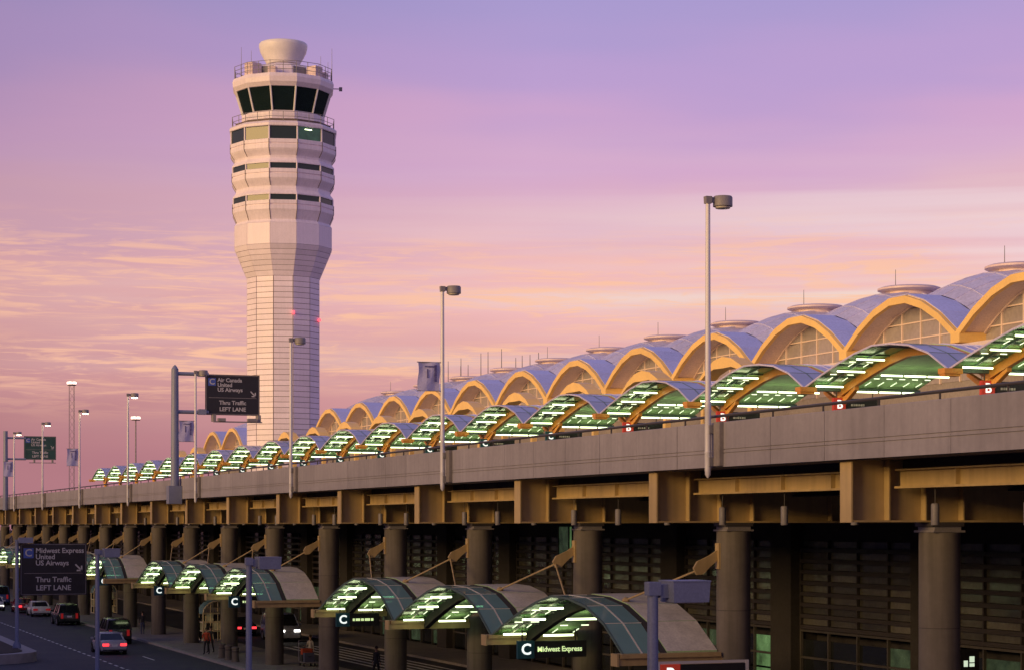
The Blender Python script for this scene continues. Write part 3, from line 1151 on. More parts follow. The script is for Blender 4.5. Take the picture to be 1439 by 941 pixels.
# ================================================================== CANOPIES
def canopy_kit(X0, XR, X2, zv, rise, rear_tubes, deck_z=None, brk=None):
    """meshes of one vaulted canopy bay; origin (X0, bay centre, zv). far half is y>0"""
    K = {}
    h = HB
    f = lambda s: rise * (1 - (abs(s) / h) ** (1.3 if s > 0 else 2.7))
    xr, x2 = XR - X0, X2 - X0
    seg = 8
    S = [-h + BAY * i / seg for i in range(seg + 1)]

    def slab(xa, xb, s0, s1, lo, hi, mi=0, mtop=None):
        b = MB()
        z0, z1 = f(s0), f(s1)
        b.hexa([(xa, s0, z0 + lo), (xb, s0, z0 + lo), (xb, s1, z1 + lo), (xa, s1, z1 + lo)],
               [(xa, s0, z0 + hi), (xb, s0, z0 + hi), (xb, s1, z1 + hi), (xa, s1, z1 + hi)], mi, mtop)
        return b
    K["glass"] = []
    for i in range(seg):
        half = xr / 2
        m = ("canopy_glass_blue" if deck_z else "canopy_glass") if i < 4 else "canopy_glass_glow"
        K["glass"].append(slab(.03, half - .02, S[i] + .03, S[i + 1] - .03, -.02, .02).build("glass_pane", m))
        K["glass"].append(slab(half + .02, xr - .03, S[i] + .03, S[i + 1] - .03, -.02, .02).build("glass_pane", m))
    K["bar"] = []
    b = MB()
    for i in range(seg):
        s0, s1 = S[i], S[i + 1]
        z0, z1 = f(s0), f(s1)
        xm = xr / 2
        b.hexa([(xm - .03, s0, z0 - .08), (xm + .03, s0, z0 - .08), (xm + .03, s0, z0 + .035), (xm - .03, s0, z0 + .035)],
               [(xm - .03, s1, z1 - .08), (xm + .03, s1, z1 - .08), (xm + .03, s1, z1 + .035), (xm - .03, s1, z1 + .035)])
    for i in range(1, seg):
        b.box(.03, xr, S[i] - .025, S[i] + .025, f(S[i]) - .07, f(S[i]) + .03)
    K["glazing_bar"] = b.build("glazing_bar", "teal_trim" if deck_z else "canopy_sheet")
    b = MB()
    for i in range(seg):
        s0, s1 = S[i], S[i + 1]
        z0, z1 = f(s0), f(s1)
        b.hexa([(-.03, s0, z0 - .05), (.03, s0, z0 - .05), (.03, s0, z0 + .03), (-.03, s0, z0 + .03)],
               [(-.03, s1, z1 - .05), (.03, s1, z1 - .05), (.03, s1, z1 + .03), (-.03, s1, z1 + .03)])
    K["front_edge"] = b.build("front_edge", "roof_metal" if deck_z else "teal_trim")
    b = MB()
    for i in range(seg):
        s0, s1 = S[i], S[i + 1]
        z0, z1 = f(s0), f(s1)
        d = .42
        b.hexa([(xr - .02, s0, z0 - d), (xr + .22, s0, z0 - d), (xr + .22, s0, z0 + .03), (xr - .02, s0, z0 + .03)],
               [(xr - .02, s1, z1 - d), (xr + .22, s1, z1 - d), (xr + .22, s1, z1 + .03), (xr - .02, s1, z1 + .03)])
    K["rib"] = b.build("rib", "orange_steel" if deck_z else "wall_dark")
    K["sheet"] = []
    for i in range(seg):
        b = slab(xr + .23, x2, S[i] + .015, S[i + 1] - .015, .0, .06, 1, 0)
        K["sheet"].append(b.build("roof_sheet", ["roof_metal" if deck_z else "canopy_sheet", "ceiling_green_glow"]))
    if deck_z:
        b = MB()
        n = 7
        for q in range(1, n):
            x = xr + .25 + (x2 - xr - .25) * q / n
            for i in range(4):
                s0, s1 = S[i], S[i + 1]
                b.tube((x, s0, f(s0) + .075), (x, s1, f(s1) + .075), .03, n=4)
        K["seam"] = b.build("standing_seam", "roof_metal")
    if deck_z:
        g = MB().box(.55, x2 + .1, -.20, .20, -.14, .02)
        K["end_cap"] = MB().box(-.35, .545, -.26, .26, -.20, .03).box(-.30, .45, -.20, .20, -.30, -.202)
    else:
        g = MB().box(-.25, x2 + .25, -.22, .22, -.36, -.12).box(-.2, x2, -.30, .30, -.119, .02)
        K["end_cap"] = MB().box(-.32, -.252, -.26, .26, -.38, .03)
    K["gutter"] = g.build("gutter", "teal_trim" if deck_z else "yellow_steel")
    K["end_cap"] = K["end_cap"].build("end_cap", "orange_steel" if deck_z else "yellow_steel")
    if deck_z:
        p = MB().lathe([(.2, deck_z - zv), (.2, -1.0), (.24, -.9), (.24, -.361)], 12, cx=xr + .1)
        K["post"] = p.build("post", "orange_steel", (0, 0, 0), True, 40)
        b = MB()
        for sg in (-1, 1):
            b.hexa([(xr - .02, 0, -.95), (xr + .2, 0, -.95), (xr + .2, 0, -.62), (xr - .02, 0, -.62)],
                   [(xr - .02, sg * 1.5, f(h - 1.5) - .60), (xr + .2, sg * 1.5, f(h - 1.5) - .60), (xr + .2, sg * 1.5, f(h - 1.5) - .43),
                    (xr - .02, sg * 1.5, f(h - 1.5) - .43)])
        K["bracket"] = b.build("bracket", "orange_steel")
    # fluorescent tubes below the far half; short glowing strokes imitate their reflections
    K["tube"] = []

    def tube(xa, xb, s, drop=.2):
        z = f(s) - drop
        K["tube"].append(MB().tube((xa, s, z), (xb, s, z), .04, n=6).build("tube_lamp", "tube_light"))

    def short(x, s, l=.42, drop=.1):
        s0, s1 = s, s - l
        K["tube"].append(MB().tube((x, s0, f(s0) - drop), (x + .02, s1, f(s1) - drop), .018, n=5).build("tube_glint", "glint_glow"))
    for s in (5.45, 3.45, 1.7):
        tube(.22, xr - .22, s)
    for s in (4.95, 3.05):
        for q in (.3, .72):
            short(xr * q, s)
    for s in (4.1, 2.35):
        for q in (.12, .6):
            z = f(s) - .12
            K["tube"].append(MB().tube((xr * q, s, z), (xr * q + .32, s, z), .022, n=5).build("tube_glint", "glint_glow"))
    w = (x2 - xr - .5)
    L = w / rear_tubes
    for s in (5.35, 3.1):
        for q in range(rear_tubes):
            xa = xr + .4 + q * L
            tube(xa + .06, xa + min(L, 1.35) - .06, s, .45 if deck_z else .3)
    for q in range(2 * rear_tubes - 1 if rear_tubes > 1 else 2):
        x = xr + .6 + q * L * .55
        if x > x2 - .2:
            break
        short(x, 4.8, .5, .35)
        z = f(4.0) - .3
        K["tube"].append(MB().tube((x, 4.0, z), (x + .3, 4.0, z), .022, n=5).build("tube_glint", "glint_glow"))
    return K


def place_canopy(K, name, label, group, X0, Yc, zv, lead_gutter=False, tail=True):
    t = thing(name, label, "canopy", (X0, Yc, zv), 0, group)
    for m in K["glass"]:
        obj("glass_pane", m, t)
    obj("glazing_bar", K["glazing_bar"], t)
    obj("front_edge", K["front_edge"], t)
    obj("rib", K["rib"], t)
    for m in K["sheet"]:
        obj("roof_sheet", m, t)
    if "seam" in K:
        obj("standing_seam", K["seam"], t)
    ends = [HB] + ([-HB] if lead_gutter else [])
    for y in ends:
        g = obj("gutter", K["gutter"], t, (0, y, 0))
        obj("end_cap", K["end_cap"], g)
        if "post" in K:
            p = obj("post", K["post"], t, (0, y, 0))
            obj("bracket", K["bracket"], p)
    for m in K["tube"]:
        obj(m.name.split(".")[0], m, t)
    return t


UX0, UZV = 47.5, CAMZ + 6.55
UPPER = canopy_kit(UX0, 49.4, 53.7, UZV, 1.5, 3, deck_z=11.0)
for k in range(0, 20):
    place_canopy(UPPER, "upper_canopy", "%s vaulted departures canopy with glowing tubes, counted from the right edge" % ordinal(k + 1),
                 "vaulted canopies over the departures kerb", UX0, grid(k) + HB + .6, UZV, k == 0)

LX0, LZV = 26.8, CAMZ - 4.2
LOWER = canopy_kit(LX0, 28.15, 30.2, LZV, 1.7, 1)
LGROUPS = [(1, 2, 3), (5, 6, 7), (9, 10, 11), (13, 14, 15)]
GN = ["nearest", "second nearest", "third nearest", "farthest"]
PN = ["front", "middle", "rear"]
for gi, ks in enumerate(LGROUPS):
    for j, k in enumerate(ks):
        place_canopy(LOWER, "lower_canopy", "%s arched glass canopy in the %s group over the lower kerb" % (PN[j], GN[gi]),
                     "arched glass canopies over the lower kerb", LX0, grid(k) + HB, LZV, j == 0)


def build_hangers():
    Xc = 30.8
    fin = MB()
    # tapered fin plate from the column face down towards the road, local x from column face
    prof = [(0, -.80), (0, -1.12), (-.30, -1.36), (-.56, -1.62), (-.80, -1.64), (-.92, -1.42), (-.78, -1.20), (-.32, -1.00)]
    fin.hexa([(x, -.05, z) for x, z in prof], [(x, .05, z) for x, z in prof])
    fm = fin.build("fin", "yellow_steel")
    plate = MB().box(-.05, 0.05, -.14, .14, -1.45, -.6).build("wall_plate", "yellow_steel")
    n = 0
    for gi, ks in enumerate(LGROUPS):
        js = [ks[0], ks[1], ks[2], ks[2] + 1]
        for i, k in enumerate(js):
            n += 1
            h = thing("canopy_hanger", "yellow steel bracket with slim rods holding the canopies, %s column hanger from the right" % ordinal(n),
                      "bracket", (Xc - .56, grid(k), CAMZ), 0, "yellow hangers on the road columns")
            obj("fin", fm, h)
            obj("wall_plate", plate, h)
            dirs = []
            if i < 3:
                dirs.append(1)
            if i > 0:
                dirs.append(-1)
            for sg in dirs:
                s = HB - 3.6
                zr = LZV + 1.7 * (1 - (s / HB) ** (1.3 if sg < 0 else 2.7)) + .08 - CAMZ
                xe = 28.5 - (Xc - .56)
                rod = MB().tube((-.82, sg * .05, -1.52), (xe, sg * 3.6, zr), .035, n=6)
                obj("rod", rod.build("rod", "yellow_steel"), h)
                obj("rod_foot", MB().lathe([(.14, zr - .04), (.14, zr + .03), (.06, zr + .1)], 8, cx=xe, cy=sg * 3.6).build("rod_foot", "yellow_steel"), h)


build_hangers()


# ================================================================== SIGNS
def hanging_sign(label, X, Y, z, letter, colr, words, wlen=2.0, s=.66, lit="lit_letter_green", hang=.5, group="hanging terminal signs", post=None):
    t = thing("hanging_sign", label, "sign", (X, Y, z), 0, group)
    obj("letter_box", MB().box(0, s, 0, .16, 0, s).build("letter_box", colr), t)
    obj("letter", text_mesh(letter, s * .86, "lit_letter", 'CENTER', .006, .012), t, (s / 2, -.012, s * .5), rot=TXR)
    if wlen:
        obj("name_box", MB().box(s + .03, s + wlen, .01, .15, .02, s - .02).build("name_box", "sign_black"), t)
        if words:
            obj("lettering", text_mesh(words, s * .40, lit, 'CENTER', .005, .006), t, (s + .03 + wlen * .47, -.002, s * .5), rot=TXR)
    if hang:
        b = MB()
        for x in (s * .3, s + max(wlen, .2) * .8):
            b.tube((x, .08, s - .02), (x, .08, s + hang), .025, n=6)
        obj("hanger", b.build("hanger", "dark_steel"), t)
    if post:
        b = MB()
        for x in (-.08, s + wlen + .08):
            b.box(x - .06, x + .06, .02, .14, post - z, s + .08)
        b.box(-.08, s + wlen + .08, .03, .13, s + .0, s + .08)
        obj("frame", b.build("frame", "pole_paint"), t)
    return t


def build_signs():
    # lower canopies
    spots = [(728, 925, "Midwest Express", 2.1, "blue C sign reading Midwest Express under the nearest canopy group"),
             (473, 880, None, 1.5, "blue C sign with dark name box under the rear canopy of nearest group"),
             (322, 853, None, 1.5, "blue C sign under the front canopy of the second group"),
             (217, 836, None, 1.5, "blue C sign under the rear canopy of the second group"),
             (140, 822, None, 1.2, "small blue C sign under the third canopy group")]
    for px, py, w, wl, lab in spots:
        X = 26.95
        t = hanging_sign(lab, X, y_at(px, X), z_at(px, py, X), "C", "sign_teal", w, wl, hang=.42)
        if w is None:
            # lit line of lettering too small to read
            b = MB()
            x = .82
            for wd in (.10, .22, .14, .26, .12):
                b.box(x, x + wd, -.004, .006, .27, .39)
                x += wd + .05
                if x > wl + .5:
                    break
            obj("lettering", b.build("lettering", "lit_letter_green"), t)
    X = 26.6
    hanging_sign("red B sign beside a black American name board at the bottom edge", X, y_at(929, X), z_at(929, 933, X) - .66, "B", "sign_red",
                 "American", 2.25, hang=0, post=.02)
    # departures level, one under each canopy valley
    nb = 0
    for k in range(1, 15):
        Y = grid(k) + .6
        red = k <= 5
        X = 48.9
        lab = ("small red B sign under the departures canopy, %s from the right" % ordinal(k) if red else
               "small grey C sign under the departures canopy, %s sign from the right" % ordinal(k))
        t = hanging_sign(lab, X, Y - .35, UZV - 1.12, "B" if red else "C", "sign_red" if red else "sign_teal", None, 1.9 if k < 9 else 0, s=.66,
                         hang=.3, group="signs under the departures canopies")
        if k < 9:
            b = MB()
            x = .95
            for wd in (.10, .06, .12, .08, .11, .06):
                b.box(x, x + wd, -.004, .006, .28, .38)
                x += wd + .04
            obj("lettering", b.build("lettering", "sign_white"), t)


build_signs()


def arrow_mesh(s, m):
    b = MB()
    w = s * .11
    # shaft towards the lower right and the two sides of the head
    def bar(x0, z0, x1, z1):
        d = Vector((x1 - x0, 0, z1 - z0)).normalized()
        n = Vector((-d.z, 0, d.x)) * w
        a = [(x0 + n.x, -.012, z0 + n.z), (x1 + n.x, -.012, z1 + n.z), (x1 - n.x, -.012, z1 - n.z), (x0 - n.x, -.012, z0 - n.z)]
        b.hexa(a, [(x, .0, z) for x, y, z in a])
    bar(-s * .5, s * .5, s * .38, -s * .38)
    bar(s * .42, s * .3, s * .42, -s * .52)
    bar(-s * .3, -s * .42, s * .52, -s * .42)
    return b.build("arrow", m)


def sign_panel(t, x0, x1, z0, z1, lines, low, colr, blue_bg, lit="sign_white"):
    """guide sign board facing -Y at local y=0"""
    w, h = x1 - x0, z1 - z0
    bd = obj("sign_board", MB().box(x0, x1, 0, .14, z0, z1).build("sign_board", colr), t)
    b = MB()
    e = .05
    for a in ((x0 + e, x1 - e, z1 - e - .03, z1 - e), (x0 + e, x1 - e, z0 + e, z0 + e + .03), (x0 + e, x0 + e + .03, z0 + e, z1 - e),
              (x1 - e - .03, x1 - e, z0 + e, z1 - e)):
        b.box(a[0], a[1], -.006, .001, a[2], a[3])
    zs = z0 + h * .42
    b.box(x0 + w * .06, x1 - w * .06, -.007, .001, zs, zs + .03)
    obj("border", b.build("border", "lamp_grey"), bd)
    bs = h * .19
    obj("letter_square", MB().box(x0 + w * .05, x0 + w * .05 + bs, -.008, .001, z1 - h * .09 - bs, z1 - h * .09).build("letter_square", "sign_blue"), bd)
    obj("letter", text_mesh("C", bs * 1.05, lit, 'CENTER', .004, .01), bd, (x0 + w * .05 + bs / 2, -.014, z1 - h * .09 - bs / 2), rot=TXR)
    for i, s in enumerate(lines):
        obj("lettering", text_mesh(s, h * .135, lit, 'LEFT', .004, .008), bd, (x0 + w * .05 + bs + w * .03, -.008, z1 - h * (.14 + .12 * i)), rot=TXR)
    obj("arrow", arrow_mesh(h * .13, lit), bd, (x1 - w * .12, -.004, z0 + h * .53), 0)
    obj("lettering", text_mesh(low[0], h * .14, lit, 'CENTER', .004, .008), bd, (x0 + w * .5, -.008, z0 + h * .30), rot=TXR)
    obj("lettering", text_mesh(low[1], h * .14, lit, 'CENTER', .004, .008), bd, (x0 + w * .5, -.008, z0 + h * .14), rot=TXR)
    return bd


def build_gantries():
    # overhead sign on the elevated road
    X = 27.2
    Y = y_at(246, X)
    t = thing("overhead_sign", "black guide sign on a grey cantilever post standing on the elevated road", "road sign", (X, Y, 10.0))
    zt = lambda py, px=300, q=30.0: z_at(px, py, q)
    obj("post", MB().tube((0, 0, .35), (0, 0, z_at(246, 518, X) - 10), .29, .24, 12).lathe(
        [(.24, z_at(246, 518, X) - 10), (.12, z_at(246, 514, X) - 10), (.02, z_at(246, 512, X) - 10)], 12).build("post", "blue_grey_paint", (0, 0, 0), True, 40), t)
    obj("base_box", MB().box(-.5, .38, -.5, .4, .5, 1.35).hexa([(-.5, -.5, .15), (.38, -.5, .15), (.38, .4, .15), (-.5, .4, .15)],
                                                            [(-.5, -.5, .5), (.38, -.5, .5), (.38, .4, .5), (-.5, .4, .5)]).build("base_box", "blue_grey_paint"), t)
    # board 290..365 px: lateral extent from its pixels at the same distance along the road
    def x_at(px):
        return (px - VPX) * Y / (KX - (px - VPX) * TT)
    xa, xb = x_at(289) - X, x_at(365) - X
    za, zb = z_at(289, 582, xa + X) - 10, z_at(289, 525, xa + X) - 10
    for pz in (527, 580):
        z = z_at(260, pz, X + 1) - 10
        obj("arm", MB().tube((.1, 0, z), (xa + .2, 0, z), .13, n=10).box(xa - .5, xa + .02, -.2, .2, z - .16, z + .2).build("arm", "blue_grey_paint"), t)
    bd = sign_panel(t, xa, xb, za, zb, ["Air Canada", "United", "US Airways"], ["Thru Traffic", "LEFT LANE"], "sign_black", True)
    zl = za - .45
    b = MB().box(xa + .4, xb, -.75, -.55, zl - .08, zl).box(xa + .4, xa + .6, -.6, .1, zl, za).box(xb - .25, xb - .05, -.6, .1, zl, za)
    b.box(xa + .7, xa + 1.2, -.85, -.5, zl + .001, zl + .2).box(xb - 1.0, xb - .4, -.85, -.5, zl + .001, zl + .2)
    obj("sign_light_rail", b.build("sign_light_rail", "lamp_grey"), t)
    # far green sign
    Y2 = y_at(8, X)
    t = thing("overhead_sign", "small dark green guide sign on a far cantilever post at the left edge", "road sign", (X, Y2, 10.0))

    def x_at2(px):
        return (px - VPX) * Y2 / (KX - (px - VPX) * TT)
    xa, xb = x_at2(34) - X, x_at2(79) - X
    zp = z_at(8, 605, X) - 10
    obj("post", MB().tube((0, 0, .35), (0, 0, zp), .30, .24, 12).build("post", "blue_grey_paint", (0, 0, 0), True, 40), t)
    za, zb = z_at(34, 645, xa + X) - 10, z_at(34, 612, xa + X) - 10
    for pz in (613, 643):
        z = z_at(20, pz, X + .5) - 10
        obj("arm", MB().tube((.1, 0, z), (xa + .2, 0, z), .11, n=8).build("arm", "blue_grey_paint"), t)
    sign_panel(t, xa, xb, za, zb, ["Air Canada", "United", "US Airways"], ["Thru Traffic", "LEFT LANE"], "sign_green", True)
    obj("sign_light_rail", MB().box(xa + .5, xb - .1, -.6, -.45, za - .4, za - .32).box(xa + 1, xa + 1.15, -.5, .05, za - .32, za).box(
        xb - .5, xb - .35, -.5, .05, za - .32, za).build("sign_light_rail", "lamp_grey"), t)
    # lower road sign standing on the island, on a lamp post
    X = 17.0
    Y3 = y_at(24, X)
    t = thing("guide_sign", "black guide sign with white lettering on a post on the round traffic island", "road sign", (X, Y3, .66))

    def x_at3(px):
        return (px - VPX) * Y3 / (KX - (px - VPX) * TT)
    xa, xb = x_at3(28.5) - X, x_at3(122) - X
    za, zb = z_at(28, 836, xa + X) - .66, z_at(28, 763, xa + X) - .66
    zp = z_at(24, 759, X) - .66
    obj("post", MB().lathe([(.28, 0), (.26, .25), (.13, .45), (.12, zp)], 12).build("post", "blue_grey_paint", (0, 0, 0), True, 40), t)
    obj("lamp_head", MB().box(.1, 1.0, -.3, .3, zp - .15, zp + .2).box(-.12, .1, -.1, .1, zp - .1, zp + .08).build("lamp_head", "blue_grey_paint"), t)
    for z in (za + .4, zb - .4):
        obj("arm", MB().box(.05, xb * .8, .15, .3, z - .08, z + .08).build("arm", "blue_grey_paint"), t)
    sign_panel(t, xa, xb, za, zb, ["Midwest Express", "United", "US Airways"], ["Thru Traffic", "LEFT LANE"], "sign_black", True)


build_gantries()


# ================================================================== LAMP POSTS AND BANNERS
def build_lamps():
    X = 27.38
    zb, zt = CAMZ + 1.42, CAMZ + 9.8
    h = zt - zb
    pole = MB().lathe([(.02, 0), (.085, .10), (.10, .3), (.10, .75), (.105, .76), (.105, .80), (.095, .81), (.095, 2.0), (.10, 2.01), (.10, 2.3), (.088, 2.32),
                       (.07, h - .05)], 14).build("pole", "pole_paint", (0, 0, 0), True, 30)
    clamp = MB().box(-.02, .21, -.16, .16, .36, .62).box(-.02, .21, -.16, .16, 1.35, 1.6).build("clamp", "lamp_grey")
    plate = MB().box(.08, .216, -.62, -.22, .36, 1.68).build("junction_box", "deck_concrete")
    neck = MB().hexa([(-.09, -.09, h - .1), (.09, -.09, h - .1), (.09, .09, h - .1), (-.09, .09, h - .1)],
                     [(-.1, -.1, h + .12), (.1, -.1, h + .12), (.1, .1, h + .12), (-.1, .1, h + .12)]).box(.08, .3, -.05, .05, h - .06, h + .1).build("neck", "lamp_grey")
    head = MB().lathe([(.24, h - .17), (.30, h - .16), (.30, h + .10), (.27, h + .15), (.1, h + .17)], 20, cx=.5).build("head", "lamp_grey", (0, 0, 0), True, 40)
    lens = MB().lathe([(.1, h - .235), (.22, h - .22), (.24, h - .172)], 18, cx=.5)
    l0, l1 = lens.build("lens", "lamp_lens", (0, 0, 0), True), lens.build("lens", "lamp_lit", (0, 0, 0), True)
    for i, px in enumerate((995, 622, 409, 275, 180, 112, 60, 20)):
        lit = i >= 4
        t = thing("street_lamp", "%s street lamp with drum head %s on the elevated road, %s from the right" %
                  ("lit" if lit else "unlit", "glowing warm" if lit else "standing", ordinal(i + 1)),
                  "street lamp", (X, y_at(px, X), zb), 0, "street lamps on the elevated road parapet")
        obj("pole", pole, t)
        obj("clamp", clamp, t)
        obj("junction_box", plate, t)
        obj("neck", neck, t)
        hd = obj("head", head, t)
        obj("lens", l1 if lit else l0, hd)
        if i % 2:
            Y = y_at(px, X)
            top, bot = {1: (509, 549), 3: (591, 620), 5: (630, 654), 7: (648, 669)}[i]
            z1, z0 = z_at(px, top, X), z_at(px, bot, X)
            hh = z1 - z0
            bn = thing("banner", "%s lilac cloth banner on a street lamp, counted from the right" % ordinal(i // 2 + 1), "banner", (X, Y - .02, z0), 0,
                       "banners on the street lamps")
            b = MB()
            nx, nz = 5, 6
            wd = .95
            P = {}
            for a in range(nx + 1):
                for c in range(nz + 1):
                    x = -.12 - wd * a / nx
                    z = hh * c / nz
                    P[a, c] = (x - .03 * math.sin(c * 1.1), .035 * math.sin(a * 1.4 + c * .5), z)
            for a in range(nx):
                for c in range(nz):
                    q = [P[a, c], P[a + 1, c], P[a + 1, c + 1], P[a, c + 1]]
                    b.hexa([(x, y - .004, z) for x, y, z in q], [(x, y + .004, z) for x, y, z in q])
            cl = obj("cloth", b.build("cloth", "banner_cloth"), bn)
            ink = MB()
            # dark printed marks along the right side, too small to read
            z = hh * .32
            for q, hgt in enumerate((.10, .06, .13, .05, .11, .08)):
                ink.box(-.38 + .01 * (q % 2), -.27, -.062, -.054, z, z + hgt * hh)
                z += (hgt + .012) * hh
            ink.box(-.80, -.36, -.062, -.054, hh * .83, hh * .87).box(-.70, -.64, -.062, -.054, hh * .45, hh * .76)
            obj("printed_mark", ink.build("printed_mark", "banner_ink"), cl)
            obj("arm", MB().tube((-1.12, 0, hh), (.0, 0, hh), .02, n=6).tube((-1.12, 0, .0), (.0, 0, .0), .018, n=6).build("arm", "lamp_grey"), bn)
    # lamps beside the lower road
    X = 17.2
    for i, (px, top) in enumerate(((917.5, 817), (350, 783), (137, 771))):
        Y = y_at(px, X)
        zt = z_at(px, top, X)
        t = thing("roadside_lamp", "blue grey square headed lamp post by the lower road, %s from the right" % ordinal(i + 1), "street lamp",
                  (X, Y, 0), 0, "lamp posts beside the lower road")
        obj("pole", MB().lathe([(.2, 0.01), (.2, .3), (.115, .4), (.11, zt - .25)], 14).build("pole", "blue_grey_paint", (0, 0, 0), True, 40), t)
        obj("neck", MB().box(-.13, .13, -.12, .12, zt - .27, zt).box(.13, .34, -.09, .09, zt - .32, zt - .05).build("neck", "blue_grey_paint"), t)
        b = MB()
        x0, x1 = .30, 1.12
        b.hexa([(x0 + .02, -.33, zt - .41), (x1 - .02, -.33, zt - .41), (x1 - .02, .33, zt - .41), (x0 + .02, .33, zt - .41)],
               [(x0, -.35, zt), (x1, -.35, zt), (x1, .35, zt), (x0, .35, zt)])
        b.box(x0 - .012, x1 + .012, -.36, .36, zt + .001, zt + .03)
        hd = obj("head", b.build("head", "blue_grey_paint"), t)
        obj("lens", MB().box(x0 + .1, x1 - .1, -.25, .25, zt - .43, zt - .412).build("lens", "lamp_lens"), hd)
    # apron floodlight masts far away
    for i, (px, top) in enumerate(((101, 541), (191, 590))):
        Y = 400.0
        X = (px - VPX) * Y / (KX - (px - VPX) * TT)
        zt = z_at(px, top, X)
        t = thing("floodlight_mast", ("tall thin far floodlight mast with a glowing head at the left" if i == 0 else
                                      "far floodlight mast with round glowing head behind a street lamp"), "mast", (X, Y, 0), 0, "floodlight masts on the apron")
        b = MB()
        if i == 0:
            w = .45
            for q in range(26):
                z = zt * q / 26
                z2 = zt * (q + 1) / 26
                for sx, sy in ((-1, -1), (1, -1), (1, 1), (-1, 1)):
                    b.tube((sx * w, sy * w, z), (sx * w, sy * w, z2), .045, n=4)
                b.tube((-w, -w, z), (w, -w, z2), .03, n=4).tube((w, -w, z), (-w, -w, z2), .03, n=4)
        else:
            b.tube((0, 0, 0), (0, 0, zt), .2, .12, 10)
        obj("mast", b.build("mast", "lamp_grey"), t)
        obj("platform", MB().lathe([(.8, zt), (.9, zt + .1), (.9, zt + .25)], 14).build("platform", "lamp_grey"), t)
        for j in range(5):
            a = R(72 * j + 20)
            obj("floodlight", MB().box(-.25, .25, -.2, .2, zt + .26, zt + .7).build("floodlight", "flood_lit"), t,
                (.65 * math.cos(a), .65 * math.sin(a), 0), a)


build_lamps()


# ================================================================== VEHICLES
CARPAINT = {}


def car_paint(name, col, rough=.28):
    if name not in CARPAINT:
        CARPAINT[name] = mat("car_" + name, col, rough, var=.04, nscale=3, spec=.6)
    return "car_" + name


